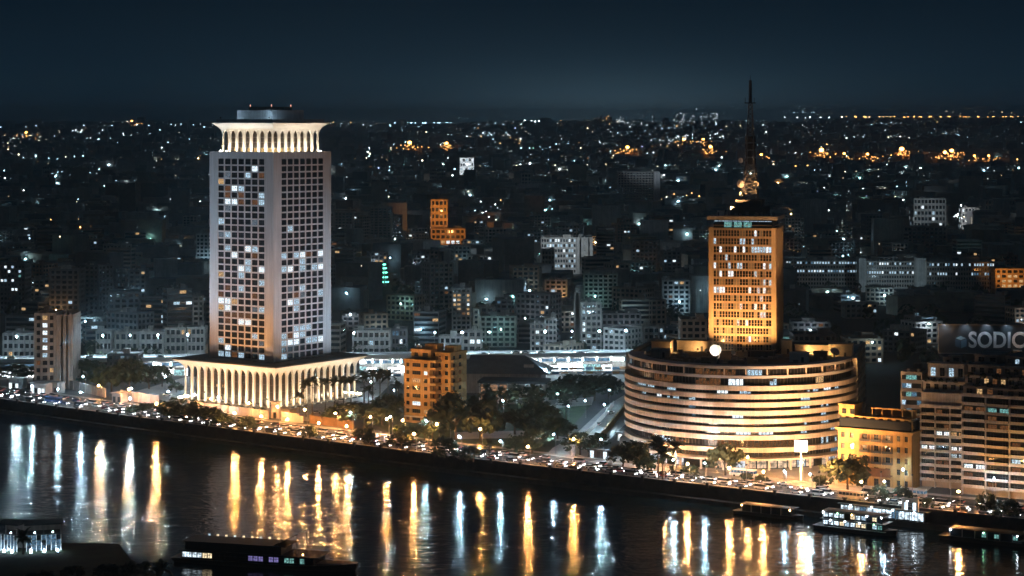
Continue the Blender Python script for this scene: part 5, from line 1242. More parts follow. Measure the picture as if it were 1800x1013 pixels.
def car(ty, co, x, y, a, label, group, z=0.006):
    L, Wd, bp_, cp = PROF[ty]
    t_ = thing('parked_car' if 'parked' in label else 'car', label, 'minibus' if ty == 'minibus' else 'car', (x, y, z), a, group)
    obj('body', CARM[ty, co, 'body'], t_); obj('cabin', CARM[ty, 'cabin'], t_); obj('roof', CARM[ty, co, 'roof'], t_)
    for s in (-1, 1):
        if 'parked' not in label:
            obj('headlight', CARM[ty, 'head'], t_, (L / 2 + .0, s * Wd * .34, .66)); obj('taillight', CARM[ty, 'tail'], t_, (-L / 2, s * Wd * .36, .76))
        for xx in (-.31 * L, .31 * L): obj('wheel', WHEEL, t_, (xx, s * Wd * .44, .33))
    return t_
random.seed(2024)
CW = ['white'] * 6 + ['silver'] * 4 + ['grey'] * 3 + ['black'] * 3 + ['red', 'blue', 'beige']
TYW = ['saloon'] * 6 + ['hatchback'] * 3 + ['minibus'] * 2
ncar = 0; seen = {}
LANES = [(7.4, 1, 'river lane'), (11.1, 1, 'second lane'), (14.8, 1, 'third lane'), (20.5, -1, 'fourth lane'), (24.3, -1, 'fifth lane'), (28.4, -1, 'inland lane')]
buses = {1: [(-228, 'blue'), (-22, 'dark'), ], 2: [(-36, 'cream')], 5: [(72, 'white')], 4: [(131, 'white')], 0: [(118, 'cream')]}
BUSM = {'blue': PAINT['blue'], 'dark': PAINT['black'], 'cream': PAINT['beige'], 'white': PAINT['white']}
def bus(co, x, y, a, label):
    t_ = thing('bus', label, 'bus', (x, y, .006), a, 'buses on the corniche'); L = 10.6
    obj('body', MB().box(-L / 2, L / 2, -1.22, 1.22, .4, 1.55).box(-L / 2, L / 2, -1.2, 1.2, 2.55, 3.05).mesh('body', BUSM[co]), t_)
    obj('glazing', MB().box(-L / 2 + .05, L / 2 - .05, -1.18, 1.18, 1.551, 2.549).mesh('glazing', LIT_BLUE if co == 'white' else GLASS), t_)
    for i in range(8):
        for s in (-1, 1): obj('window_post', MB().box(-.07, .07, -.03, .03, 1.552, 2.548).mesh('window_post', BUSM[co]), t_, (-L / 2 + .35 + i * 1.4, s * 1.2, 0))
    for s in (-1, 1):
        obj('headlight', CARM['minibus', 'head'], t_, (L / 2, s * .8, .8)); obj('taillight', CARM['minibus', 'tail'], t_, (-L / 2, s * .85, .9))
        for xx in (-3.2, 3.3): obj('wheel', MB().tube((0, -.14, 0), (0, .14, 0), .45, n=10).mesh('wheel', TYRE), t_, (xx, s * 1.08, .445))
for li, (t_, dr, ln) in enumerate(LANES):
    X = -295.0 + random.random() * 4; prev = None
    while X < 205:
        bl = [b for b in buses.get(li, []) if abs(X - b[0]) < 6.5]
        if bl:
            b = bl[0]; x, y = rd(b[0], t_); bus(b[1], x, y, road_angle(b[0]) + (0 if dr > 0 else math.pi), {'blue': 'dark blue bus', 'dark': 'dark bus', 'cream': 'cream bus', 'white': 'white bus with lit windows'}[b[1]] + ' in the ' + ln + ' ' + near(px_of(x, y))); X = b[0] + 6.6; continue
        jam = .78 if X < 150 else 1.0
        pxx = px_of(*rd(X, t_))
        if pxx < 1900 and random.random() < (.86 if li not in (3,) else .7):
            ty = random.choice(TYW); co = random.choice(CW); a = road_angle(X) + (0 if dr > 0 else math.pi) + random.uniform(-.03, .03)
            x, y = rd(X, t_ + random.uniform(-.3, .3))
            base = f'{co} {ty}' + (f' behind a {prev[0]} {prev[1]}' if prev and dr < 0 else f' ahead of a {prev[0]} {prev[1]}' if prev else '') + f', {ln} {near(pxx)}'
            if base not in seen and ncar < 258:
                seen[base] = 1; car(ty, co, x, y, a, base, 'cars in the corniche traffic'); ncar += 1; prev = (co, ty)
        X += random.uniform(5.0, 9.5) * jam + (2.0 if li > 2 else .8)
print('cars', ncar)
park = [(ground(*p), l) for p, l in (((600, 706), 'parked beside the palms right of the arcade'), ((556, 727), 'parked under the tall palms by the podium'), ((572, 730), 'parked at the tall palms, nearest the fence'), ((455, 714), 'parked below the lit arcade, right one'), ((386, 706), 'parked below the lit arcade, left one'), ((294, 696), 'parked in the garden left of the arcade'), ((960, 711), 'parked at the park bushes'), ((985, 712), 'parked in the middle of the park car park'), ((1010, 706), 'parked at the right of the park car park'), ((945, 718), 'parked at the left of the park car park'), ((1040, 770), 'parked at the side street kerb'), ((1052, 748), 'driving up the side street'), ((1072, 728), 'high up the side street'))]
for (p, l), co in zip(park, ('white', 'silver', 'blue', 'black', 'silver', 'white', 'grey', 'white', 'silver', 'black', 'white', 'silver', 'white')):
    car('saloon', co, *p, random.uniform(-.4, .4) + (1.3 if 'street' in l else 0), co + ' saloon ' + l, 'cars off the corniche', .019)
for i in range(42):
    u = random.uniform(0, VL - 5); dy = random.choice((3.2, 6.4, 9.6)); x, y = vpos(u, dy); co = random.choice(CW)
    lb = f'{co} car on the flyover, {"near" if dy < 5 else "middle" if dy < 8 else "far"} lane, ' + ('left of the tall tower' if px_of(x, y) < 365 else 'behind the tall tower' if px_of(x, y) < 590 else 'above the orange flats' if px_of(x, y) < 850 else 'over the market' if px_of(x, y) < 1100 else 'behind the curved building')
    if lb in seen: continue
    seen[lb] = 1; car('saloon', co, x, y, VANG + (0 if dy < 8 else math.pi), lb, 'cars on the flyover', 9.501)
# ------------------------------------------------------------------ vegetation
def crown_mesh(seed, m, ncl=26, per=26, flat=1.0, leaf=.17):
    """Unit crown: clumps of leaf-sized faces with gaps, roughly a unit-radius irregular dome."""
    r = random.Random(seed); b = MB(); cl = []
    for i in range(ncl):
        u = r.uniform(0, 2 * math.pi); z = r.uniform(-.45, 1); q = math.sqrt(max(0, 1 - z * z * .9)) * r.uniform(.45, .95)
        cl.append((q * math.cos(u), q * math.sin(u), z * flat * r.uniform(.7, 1.0), r.uniform(.20, .40)))
    for cx, cy_, cz, cr in cl:
        for k in range(per):
            d = Vector((r.gauss(0, 1), r.gauss(0, 1), r.gauss(0, .8))); d.normalize(); p = Vector((cx, cy_, cz)) + d * cr * r.uniform(.5, 1.05)
            n = (d + Vector((r.uniform(-.6, .6), r.uniform(-.6, .6), r.uniform(-.2, .8)))).normalized(); a = n.orthogonal().normalized(); c = n.cross(a); s = leaf * r.uniform(.5, 1.1)
            b.quad(tuple(p - a * s * .6 - c * s * .4), tuple(p + a * s * .6 - c * s * .4), tuple(p + a * s * .5 + c * s * .5), tuple(p - a * s * .5 + c * s * .5))
    return b.mesh('crown', m)
CROWN = [crown_mesh(i, LEAF[i % 3], flat=(.9, .6, 1.1, .75, .9, .55)[i]) for i in range(6)]
SMALL = [crown_mesh(20 + i, LEAF[i % 3], 14, 20, 1.0, .26) for i in range(3)]
def trunk_mesh(seed):
    r = random.Random(seed); b = MB().tube((0, 0, 0), (.04, .02, .6), .07, .05, 7).tube((.04, .02, .6), (.02, 0, 1.0), .05, .035, 6)
    for i in range(5):
        a = i * 1.26 + r.random(); b.tube((.03, .01, .62 + .06 * i), (.45 * math.cos(a), .45 * math.sin(a), 1.05 + r.random() * .25), .032, .012, 5)
    return b.mesh('trunk', BARK)
TRUNK = [trunk_mesh(i) for i in range(3)]
def tree(label, x, y, r, h, z=0.0, k=0, small=False, group=None, name='tree'):
    """r: crown radius, h: full height."""
    t_ = thing(name, label, 'tree', (x, y, z), random.uniform(0, 6.28), group)
    cm = (SMALL if small else CROWN); me = cm[k % len(cm)]
    ch = min(h * .86, r * 1.5) if not small else min(h * .75, r * 1.7)
    c0 = h - ch * .62
    obj('trunk', TRUNK[k % 3], t_, (0, 0, 0), 0, (max(r * .8, 1.2), max(r * .8, 1.2), max(c0 * .92, .5)))
    obj('crown', me, t_, (0, 0, c0), random.uniform(0, 6.28), (r, r, ch * .62))
    return t_
def frond_mesh(m):
    b = MB(); n = 7; pts_ = []
    for i in range(n + 1):
        s = i / n; pts_.append(Vector((1.0 * s, 0, .38 * s - .75 * s ** 2.3)))
    for i in range(n):
        p, q = pts_[i], pts_[i + 1]; b.tube(tuple(p), tuple(q), .014 * (1 - i / n) + .004, n=3, caps=False)
        w = .27 * math.sin(math.pi * min(1, (i + 1) / n * .8 + .12))
        for s in (-1, 1):
            d = (q - p); a = p + Vector((.10, s * w, -.10 * w / .25))
            b.quad(tuple(p), tuple(p + d * .55), tuple(a + d * .6), tuple(a + d * .1)); b.quad(tuple(p + d * .5), tuple(q), tuple(a + d * 1.1), tuple(a + d * .62))
    return b.mesh('frond', m)
FROND = [frond_mesh(LEAF[0]), frond_mesh(LEAF[1])]
PTR = MB()
for i in range(8): PTR.tube((0, 0, i / 8), (0, 0, (i + 1) / 8 + .005), .055 - .0025 * i, .05 - .0025 * i, 8)
PTR = PTR.mesh('trunk', BARK)
def palm(label, x, y, h, fr=3.0, nf=15, group=None, z=0.0, k=0):
    t_ = thing('palm_tree', label, 'palm tree', (x, y, z), random.uniform(0, 6.28), group)
    obj('trunk', PTR, t_, (0, 0, 0), 0, (6, 6, h))
    for i in range(nf):
        o = obj('frond', FROND[k % 2], t_, (0, 0, h - .05), 0, fr * random.uniform(.8, 1.1)); o.rotation_euler = (random.uniform(-.2, .2), random.uniform(-.75, .45) if i % 3 else random.uniform(-1.2, -.7), i * 2.4 + random.uniform(-.3, .3))
    return t_
def scl(y): return y / FPX
random.seed(99)
# (picture column, base row, crown half-width px, height px, label)
TREES = [
 (1275, 836, 30, 60, 'big round tree with orange-lit underside in front of the curved building'),
 (1490, 866, 38, 72, 'wide spreading dark tree before the yellow apartment house'),
 (1545, 884, 15, 30, 'round clipped dark tree, left one below the yellow house'), (1586, 886, 16, 30, 'round clipped dark tree, right one below the yellow house'),
 (1438, 858, 15, 22, 'low dark tree right of the pole sign'), (1312, 850, 10, 22, 'small round tree beside the big round tree'), (1338, 853, 11, 20, 'small leaning tree left of the bus'),
 (935, 798, 34, 52, 'orange-lit tree over the sodium lamp by the park drive'), (1020, 800, 28, 40, 'orange-lit tree at the foot of the side street'), (1052, 790, 16, 26, 'olive orange-lit tree behind the kiosk'),
 (905, 800, 15, 30, 'small dark roadside tree left of the orange-lit park tree'),
 (800, 778, 44, 88, 'large dark park tree right of the orange flats'), (845, 776, 40, 80, 'large dark park tree over the lamp-lit lawn'), (760, 772, 18, 42, 'dark tree at the foot of the orange flats, right side'),
 (905, 764, 34, 48, 'broad dark tree in the park middle'), (950, 768, 40, 52, 'broad rounded dark tree beside the park drive'), (980, 772, 26, 40, 'dark tree at the right end of the park drive'),
 (873, 724, 30, 40, 'umbrella-shaped tree before the shed doors'), (925, 728, 34, 50, 'umbrella-shaped tree right of the shed doors'),
 (985, 712, 30, 44, 'dark tree left in the grove behind the park car park'), (1010, 704, 34, 46, 'dark tree in the middle of the grove behind the park car park'), (1045, 705, 34, 46, 'dark tree right in the grove behind the park car park'), (1070, 700, 22, 38, 'dark tree at the top of the side street'),
 (640, 752, 40, 46, 'dark bushy tree left of the orange flats, front'), (672, 748, 36, 50, 'dark bushy tree beside the orange flats'), (610, 742, 34, 36, 'low dark tree right of the parked cars'), (690, 730, 26, 44, 'dark tree against the left corner of the orange flats'), (585, 745, 20, 22, 'low dark shrub tree behind the brown fence'),
 (714, 774, 20, 34, 'orange-tinted tree under the orange flats entrance'), (746, 775, 16, 30, 'small orange-tinted tree right of the flats entrance'), (640, 782, 18, 34, 'orange-tinted roadside tree by the brown fence'),
 (300, 737, 26, 36, 'dark tree, first of the roadside group by the hedge bushes'), (345, 744, 26, 38, 'dark tree, tallest of the roadside group by the hedge bushes'), (372, 748, 22, 32, 'dark tree, third of the roadside group by the hedge bushes'), (390, 752, 16, 26, 'dark tree, last of the roadside group by the hedge bushes'), (318, 738, 16, 26, 'dark low tree between the first two of the roadside group'),
 (435, 756, 18, 24, 'small dark roadside tree below the arcade'), (545, 772, 14, 24, 'small dark roadside tree by the curved wall'), (705, 790, 22, 30, 'dark roadside tree below the orange flats'), (782, 806, 24, 34, 'dark roadside tree left of the blank dark gap'), (820, 812, 22, 28, 'dark roadside tree below the park'),
 (258, 727, 14, 22, 'orange-tinted roadside tree at the pink wall'), (235, 728, 12, 18, 'small orange-tinted roadside tree left of the pink wall'),
 (196, 690, 30, 56, 'large dark tree behind the long pale wall'), (150, 676, 34, 40, 'dark tree behind the pale gatehouse'), (228, 690, 26, 60, 'tall dark tree left of the arcade'), (262, 684, 26, 44, 'dark tree left of the arcade corner'), (285, 680, 20, 34, 'dark tree at the arcade corner'), (110, 670, 36, 34, 'dark tree below the grey apartment tower'), (60, 668, 40, 30, 'dark tree under the far left house'), (20, 668, 34, 28, 'dark tree at the left edge'), (170, 655, 26, 36, 'dark tree below the pale house row'), (310, 690, 12, 18, 'small garden tree left of the arcade columns'),
 (1120, 826, 26, 50, 'dark tree left of the tall palms'), (1095, 820, 24, 44, 'dark tree beside the kiosk'), (1140, 832, 22, 40, 'dark tree behind the tall palms'), (1215, 838, 12, 24, 'small dark roadside tree right of the palms'),
 (1630, 895, 10, 18, 'small dark roadside tree below the narrow balcony tower'), (1735, 902, 18, 34, 'dark roadside tree on the right promenade'), (1772, 912, 22, 30, 'dark tree at the right end of the promenade'),
 (530, 690, 10, 14, 'small dark bush against the arcade, right part')]
for i, (px, py, rw, hh, lb) in enumerate(TREES):
    x, y = ground(px, py); tree(lb, x, y, rw * scl(y) * 1.16, hh * scl(y) * 1.04, k=(1, 1, 0, 0)[i] if i < 4 else random.randrange(6))
# clipped bushes in a row before the arcade
for i, px in enumerate((305, 322, 338, 356, 376, 398, 420, 444, 458)):
    x, y = rd(X_for_px(px, 43.5), 43.5); tree('clipped round hedge bush below the arcade, ' + ('first', 'second', 'third', 'fourth', 'fifth', 'sixth', 'seventh', 'eighth', 'last')[i] + ' along the garden wall', x, y, 2.4, 3.4, k=i, small=True, group='clipped bushes below the arcade', name='bush')
# palms
PALMS = [(538, 733, 62, 3.4, 'tall palm at the podium corner, left of a pair'), (549, 735, 70, 3.6, 'tallest palm at the podium corner, right of a pair'), (526, 738, 46, 3.0, 'shorter palm left of the tall podium pair'),
 (572, 722, 52, 3.8, 'palm in the line before the right arcade, first'), (588, 722, 53, 3.8, 'palm in the line before the right arcade, second'), (604, 721, 54, 3.8, 'palm in the line before the right arcade, third'), (617, 720, 54, 3.8, 'palm in the line before the right arcade, last'),
 (640, 712, 54, 4.2, 'palm by the bright shops, left end'), (655, 713, 58, 4.2, 'palm by the bright shops, second'), (668, 712, 56, 4.2, 'palm by the bright shops, third'), (682, 712, 54, 4.2, 'palm by the bright shops, right end'), (648, 724, 40, 3.6, 'short palm in front of the bright shops'), (700, 716, 40, 3.4, 'palm against the left edge of the orange flats'),
 (1157, 846, 66, 5.2, 'thick crowned tall palm before the curved building, left'), (1165, 848, 52, 4.2, 'second palm leaning beside the thick palm'), (1188, 844, 62, 4.0, 'slim tall palm right of the thick palm'),
 (1181, 842, 18, 2.0, 'short young palm on the promenade by the slim palm'), (1221, 848, 18, 2.2, 'short palm lit orange before the curved building'), (860, 805, 26, 2.6, 'orange-lit palm on the promenade below the park'), (855, 716, 36, 3.4, 'slender palm left of the umbrella trees'), (880, 720, 34, 3.2, 'slender palm between the umbrella trees'), (995, 760, 52, 3.0, 'tall thin palm at the side street foot'), (832, 812, 22, 2.4, 'small palm on the promenade by the dark trees'), (765, 800, 24, 2.6, 'small palm on the promenade below the flats'), (655, 788, 20, 2.4, 'small palm on the promenade by the fence')]
for i, (px, py, hh, fr, lb) in enumerate(PALMS):
    x, y = ground(px, py); palm(lb, x, y, hh * scl(y) * .94, fr, 17, 'palms', 0, i)
# near bank foliage catching light
palm('pale lit palm shrub on the dark near bank at lower left', x_at(285, 636), 634, 6.4, 4.0, 22, None, -4.2, 1)
for i, (px, Y) in enumerate(((20, 650), (70, 660), (130, 662), (190, 668), (240, 672))):
    tree('dark bushy tree on the near bank, ' + ('first', 'second', 'third', 'fourth', 'fifth')[i] + ' from the left edge', x_at(px, Y - 22), Y - 22, 5.0, 5.5, -4.2, i)
# terrace plants
TP = bt1[0]
for i in range(5): obj('terrace_plant', SMALL[i % 3], TP, (-6 + i * 2.6, 1.6, bt1[3] - 6.0), 0, 1.0)
for i in range(12): obj('terrace_plant', SMALL[i % 3], bt2[0], (-15 + i * 2.4, 2.0, bt2[2] + 3.9 if i % 2 else bt2[2] + 7.4), 0, random.uniform(.8, 1.6))
# far-off tree masses between the houses
b = MB(); r = random.Random(4)
for i in range(420):
    Y = 1190 + 1700 * r.random() ** 1.4; px = r.uniform(-80, 1880); x = x_at(px, Y); rad = r.uniform(4, 8); hh = r.uniform(7, 13)
    for k in range(46):
        d = Vector((r.gauss(0, 1), r.gauss(0, 1), r.gauss(0, 1))).normalized(); p = Vector((x + d.x * rad, Y + d.y * rad, hh * .55 + d.z * hh * .5)); s = r.uniform(.9, 1.9)
        n = (d + Vector((r.uniform(-.5, .5), r.uniform(-.5, .5), .3))).normalized(); a = n.orthogonal().normalized(); c = n.cross(a)
        b.quad(tuple(p - a * s - c * s * .6), tuple(p + a * s - c * s * .6), tuple(p + a * s + c * s * .6), tuple(p - a * s + c * s * .6))
obj('city_tree_masses', b.mesh('city_tree_masses', LEAF[0]), kind='stuff')
# ------------------------------------------------------------------ boats
HULL = mat('dark_hull', (.02, .022, .026), .5, .2, .5); DECKW = mat('boat_white', (.55, .56, .57), .6, .1, .5)
BL = glow('boat_lamp', (.75, .90, 1.0), 60.0, sample=True); BG = glow('boat_lamp_green', (.35, 1.0, .5), 16.0, sample=True); BO = glow('boat_lamp_orange', (1.0, .55, .2), 45.0, sample=True)
BW = glow('boat_window', (.72, .88, 1.0), 1.6, noise=.8, nscale=.7); BP = glow('boat_window_violet', (.42, .36, .9), .45, noise=.6); BWA = glow('boat_window_warm', (1.0, .8, .5), 1.3, noise=.6)
def hull_mesh(L, Wd, fb, m=HULL, rake=.16):
    b = MB(); n = 10; vs = []; fs = []
    for i in range(n + 1):
        s = i / n; x = -L / 2 + L * s; wv_ = Wd / 2 * min(1, (1 - s) * 4 + .02) ** .55 * min(1, .8 + s * 2) if s > .7 else Wd / 2 * min(1, .82 + s * .6)
        zt = fb * (1 + .5 * max(0, s - .7) / .3)
        vs += [(x, -wv_, zt), (x * .97, -wv_ * .7, -.35), (x * .97, wv_ * .7, -.35), (x, wv_, zt)]
        if i: 
            a, c = 4 * (i - 1), 4 * i; fs += [(a, a + 1, c + 1, c), (a + 1, a + 2, c + 2, c + 1), (a + 2, a + 3, c + 3, c + 2), (a + 3, a, c, c + 3)]
    fs += [(0, 3, 2, 1), (4 * n, 4 * n + 1, 4 * n + 2, 4 * n + 3)]
    return b.add(vs, fs).mesh('hull', m)
def boat(label, px, py, L, Wd, rz, decks, wm_, lamps=6, fb=1.6, name='river_boat', lampm=None, roof=True, dark=False, seed=0):
    x, y = ground(px, py, ZW); t_ = thing(name, label, 'boat', (x, y, ZW), rz); r = random.Random(seed)
    obj('hull', hull_mesh(L, Wd, fb), t_)
    z = fb; l = L * .78; w = Wd * .84
    for k in range(decks):
        obj('deck', MB().box(-l / 2 - .3, l / 2 + .3, -w / 2 - .3, w / 2 + .3, z + .002, z + .14).mesh('deck', DECKW if not dark else HULL), t_)
        obj('saloon', MB().box(-l / 2 + .8, l / 2 - 1, -w / 2 + .5, w / 2 - .5, z + .142, z + 2.5).mesh('saloon', GLASS), t_)
        n = int(l / 2.1)
        for i in range(n):
            u = -l / 2 + 1.6 + i * (l - 3.4) / max(1, n - 1)
            for s in (-1, 1):
                m = r.choice(wm_)
                if m is not None: obj('window', pane_mesh(1.45, 1.3, m, 1), t_, (u, s * (w / 2 - .47), z + .75), 0 if s < 0 else math.pi)
            if i % 2 == 0:
                for s in (-1, 1): obj('stanchion', MB().box(-.06, .06, -.06, .06, .14, 2.6).mesh('stanchion', DECKW), t_, (u - .9, s * (w / 2), z))
        z += 2.6
    if roof: obj('canopy_roof', MB().box(-l / 2, l / 2, -w / 2, w / 2, z + .002, z + .16).box(-l / 2 + 2, l / 2 - 2, -w / 2 + 1, w / 2 - 1, z + .16, z + .3).mesh('canopy_roof', ROOFGREY if not dark else HULL), t_)
    lb = MB().ball((0, 0, 0), .22, nu=6, nv=4)
    for i in range(lamps):
        u = -l / 2 + 1 + i * (l - 2) / max(1, lamps - 1); m = (lampm or [BL])[i % len(lampm or [BL])]
        obj('deck_lamp', MB().ball((0, 0, 0), .24, nu=6, nv=4).mesh('deck_lamp', m), t_, (u, -w / 2 - .32, z - .25 - 2.6 * (i % 2) * (decks > 1)))
    return t_
RIV = math.atan2(-.6, .8)
boat('white and teal lit double-deck restaurant boat moored at right', 1505, 935, 30, 8.0, RIV + .08, 2, [BW, BW, LIT_TEAL, BWA, None, LIT_COOL], 9, 1.4, lampm=[BL, BL, BG, BL, BO], seed=1)
boat('dark low barge moored left of the lit restaurant boat', 1352, 908, 27, 6.0, RIV + .06, 1, [None], 2, 1.2, dark=True, lampm=[BO], seed=2)
boat('small dark launch beside the dark barge', 1392, 899, 12, 3.4, RIV + .1, 1, [None, None, LIT_DIM], 2, .8, dark=True, seed=3)
boat('dark moored boat with few lights at the right edge', 1735, 954, 32, 8.0, RIV + .1, 1, [None, None, LIT_TEAL, None], 3, 1.5, dark=True, lampm=[BL, BG], seed=4)
# landing stage with lit glass front behind the restaurant boat
pz = thing('landing_stage', 'landing stage with bright white glazed front on the quay behind the restaurant boat', 'landing stage', (*rd(X_for_px(1552, -2.9), -2.9), -3.78), road_angle(125))
obj('pontoon', MB().box(-17, 17, -1.1, 1.2, -.05, .3).mesh('pontoon', HULL), pz)
obj('wall', MB().box(-16, 16, -.4, .9, .301, 3.9).mesh('wall', GLASS), pz)
obj('roof', MB().box(-17, 17, -1.2, 1.1, 3.91, 4.1).mesh('roof', ROOFGREY), pz)
for i in range(13): obj('lit_panel', pane_mesh(2.1, 2.7, BW if i % 5 != 3 else LIT_BLUE, 1), pz, (-14.6 + i * 2.42, -.45, .75))
for i in range(7): obj('post', MB().box(-.12, .12, -.12, .12, .3, 3.9).mesh('post', DECKW), pz, (-15.6 + i * 5.2, -1.0, 0))
for i in range(4): obj('stage_lamp', MB().ball((0, 0, 0), .3, nu=6, nv=4).mesh('stage_lamp', BL), pz, (-12 + i * 8, -.8, 3.65))
gw = thing('gangway_gate', 'white lit gate tower at the head of the landing stage', 'gate', (*rd(X_for_px(1600, -2.9), -2.9), -3.78), RIV)
obj('frame', MB().box(-3.2, -2.7, -.3, .3, 0, 8.2).box(2.7, 3.2, -.3, .3, 0, 8.2).box(-2.699, 2.699, -.3, .3, 7.4, 8.2).mesh('frame', WHITE), gw)
for i in range(2): obj('lit_panel', pane_mesh(1.3, 5.6, BW), gw, (-1.6 + i * 3.2, -.1, 1.2))
obj('gate_floor', MB().box(-3.2, 3.2, -.6, 1.0, -.1, .3).mesh('gate_floor', PAVE), gw)
# long dark tour boat at the bottom
x, y = ground(330, 1012, ZW)
tb = thing('tour_boat', 'long dark tour boat at the bottom edge with violet lit windows and raised prow awning', 'boat', (x_at(468, 676), 676, ZW), R(-16.5))
LB = 62.0
obj('hull', hull_mesh(LB, 12, 1.7), tb)
obj('lower_saloon', MB().box(-LB / 2 + 4, LB / 2 - 13, -5, 5, 1.702, 4.3).mesh('lower_saloon', GLASS), tb)
obj('upper_deck', MB().box(-LB / 2 + 3, LB / 2 - 11, -5.6, 5.6, 4.302, 4.55).mesh('upper_deck', HULL), tb)
obj('upper_saloon', MB().box(-LB / 2 + 5, LB / 2 - 24, -4.6, 4.6, 4.552, 7.1).mesh('upper_saloon', HULL), tb)
obj('top_roof', MB().box(-LB / 2 + 4.2, LB / 2 - 22, -5.3, 5.3, 7.102, 7.35).mesh('top_roof', HULL), tb)
for i in range(24):
    u = -LB / 2 + 5 + i * 1.75; m = BW if i in (0, 1, 2, 3) else BWA if i in (4, 5) else BP if i in (13, 14, 15, 17, 18) else LIT_TEAL if i in (20, 21, 23) else GLASS
    obj('window', pane_mesh(1.4, 1.5, m, 1), tb, (u, -5.04, 2.3))
for i in range(9):
    obj('deck_light', MB().box(-.35, .35, -.1, .1, 0, .5).mesh('deck_light', BWA if i % 3 else LIT_COOL), tb, (-LB / 2 + 9 + i * 3.0, 5.1, 7.4))
aw = MB().add([(0, -4.4, 0), (8.5, -4.4, 4.2), (8.5, 4.4, 4.2), (0, 4.4, 0), (0, -4.4, -.3), (8.5, -4.4, 3.9), (8.5, 4.4, 3.9), (0, 4.4, -.3)], [(0, 1, 2, 3), (7, 6, 5, 4), (0, 4, 5, 1), (2, 6, 7, 3), (1, 5, 6, 2), (0, 3, 7, 4)])
aw.tube((8.2, -4.2, -2.9), (8.2, -4.2, 3.9), .12, n=5).tube((8.2, 4.2, -2.9), (8.2, 4.2, 3.9), .12, n=5)
obj('prow_awning', aw.mesh('prow_awning', HULL), tb, (LB / 2 - 27, 0, 7.3))
obj('bow_deck', MB().add([(0, -4, 0), (11, -1.2, .3), (11, 1.2, .3), (0, 4, 0), (0, -4, .1), (11, -1.2, .4), (11, 1.2, .4), (0, 4, .1)], [(4, 5, 6, 7), (3, 2, 1, 0), (0, 1, 5, 4), (1, 2, 6, 5), (2, 3, 7, 6), (3, 0, 4, 7)]).mesh('bow_deck', mat('warm_deck', (.35, .27, .2), .7, .2, 1)), tb, (LB / 2 - 16, 0, 2.0))
obj('bow_lamp', MB().ball((0, 0, .45), .2, nu=6, nv=4).tube((0, 0, -2.0), (0, 0, .3), .05, n=4).mesh('bow_lamp', BO), tb, (LB / 2 - 17.5, -2.5, 4.2))
# lit riverside pavilion on the near bank, bottom left
for i, (px, w, lb) in enumerate(((10, 9.0, 'cool white lit riverside pavilion cut by the left edge'), (77, 11.5, 'cool white lit riverside pavilion with gridded glass front'))):
    Y = 692; pv = thing('riverside_pavilion', lb, 'pavilion', (x_at(px, Y), Y, -4.2), R(14 if i else -20))
    obj('roof', MB().box(-w / 2 - .5, w / 2 + .5, -.6, 7.5, 8.6, 9.0).box(-w / 2 + .2, w / 2 - .2, 0, 7, 5.4, 5.65).mesh('roof', HULL), pv)
    obj('back_wall', MB().box(-w / 2, w / 2, 6.6, 7, 0, 8.59).mesh('back_wall', FLATS), pv)
    nb_ = 7
    for q in range(nb_ + 1): obj('glazing_post', MB().box(-.09, .09, -.09, .09, 0, 5.39).mesh('glazing_post', WHITE), pv, (-w / 2 + .3 + q * (w - .6) / nb_, .1, 0))
    for q in range(nb_):
        for z in range(3): obj('window', pane_mesh((w - .6) / nb_ - .25, 1.5, LIT_BLUE if (q + z) % 4 else GLASS, 1), pv, (-w / 2 + .3 + (q + .5) * (w - .6) / nb_, .25, .3 + z * 1.7))
    BLG = glow('pavilion_floor_lamp', (.62, .82, 1.0), 90.0, sample=True)
    for q in range(3): obj('floor_lamp', MB().box(-.3, .3, -.3, .3, 0, .15).ball((0, 0, .5), .34, nu=7, nv=5).mesh('floor_lamp', BLG), pv, (-w / 2 + 1.6 + q * (w - 3) / 2, -1.1, 0))
    for q in range(2): obj('roof_lamp', MB().ball((0, 0, 0), .2, nu=6, nv=4).mesh('roof_lamp', BL), pv, (-w / 4 + q * w / 2, -.4, 6.2))
    for q in range(3): obj('upper_post', MB().box(-.1, .1, -.1, .1, 5.65, 8.59).mesh('upper_post', METAL), pv, (-w / 2 + .4 + q * (w - .8) / 2, .1, 0))
palm('dark palm between the two lit riverside pavilions', x_at(42, 688), 687, 5.5, 3.4, 18, None, -4.2, 0)
# ------------------------------------------------------------------ the city behind: single buildings near by, one mass farther off
random.seed(1234)
taken = []
def Y_for(px, py, dz):
    """Distance at which something dz metres above the land shows at row py."""
    Y = 1500.0
    while Y < 14800 and py_of(Y, hillz(x_at(px, Y), Y) + dz) > py: Y += 40.0
    return Y
for o in list(C.objects):
    if o.parent is None and o.get('category') in ('building', 'tower', 'minaret', 'hall', 'shed') and o.location.y > 900:
        ch = [c for c in o.children if c.type == 'MESH']
        if ch:
            mx = max(max(abs(v[0]) for c in ch for v in c.bound_box), 3); my = max(max(abs(v[1]) for c in ch for v in c.bound_box), 3)
            taken.append((o.location.x, o.location.y, math.hypot(mx, my)))
taken.append((TCX, TCY, 55)); taken.append((*d2w(0, 40), 75))
pz_lines = [(x_at((a + b_) / 2, Y), Y, (b_ - a) / 2 * Y / FPX) for a, b_, Y in ((1381, 1748, 1710),)]
def free(x, y, r):
    for a, b_, q in taken:
        if (a - x) ** 2 + (b_ - y) ** 2 < (q + r) ** 2: return False
    return True
def sector(px):
    for a, s_ in ((180, 'behind the left flats'), (365, 'left of the tall tower'), (590, 'behind the tall tower'), (720, 'right of the tall tower'), (900, 'behind the orange flats'), (1100, 'behind the market lights'), (1240, 'left of the slab tower'), (1390, 'behind the slab tower'), (1600, 'right of the slab tower'), (9999, 'behind the billboard')):
        if px < a: return s_
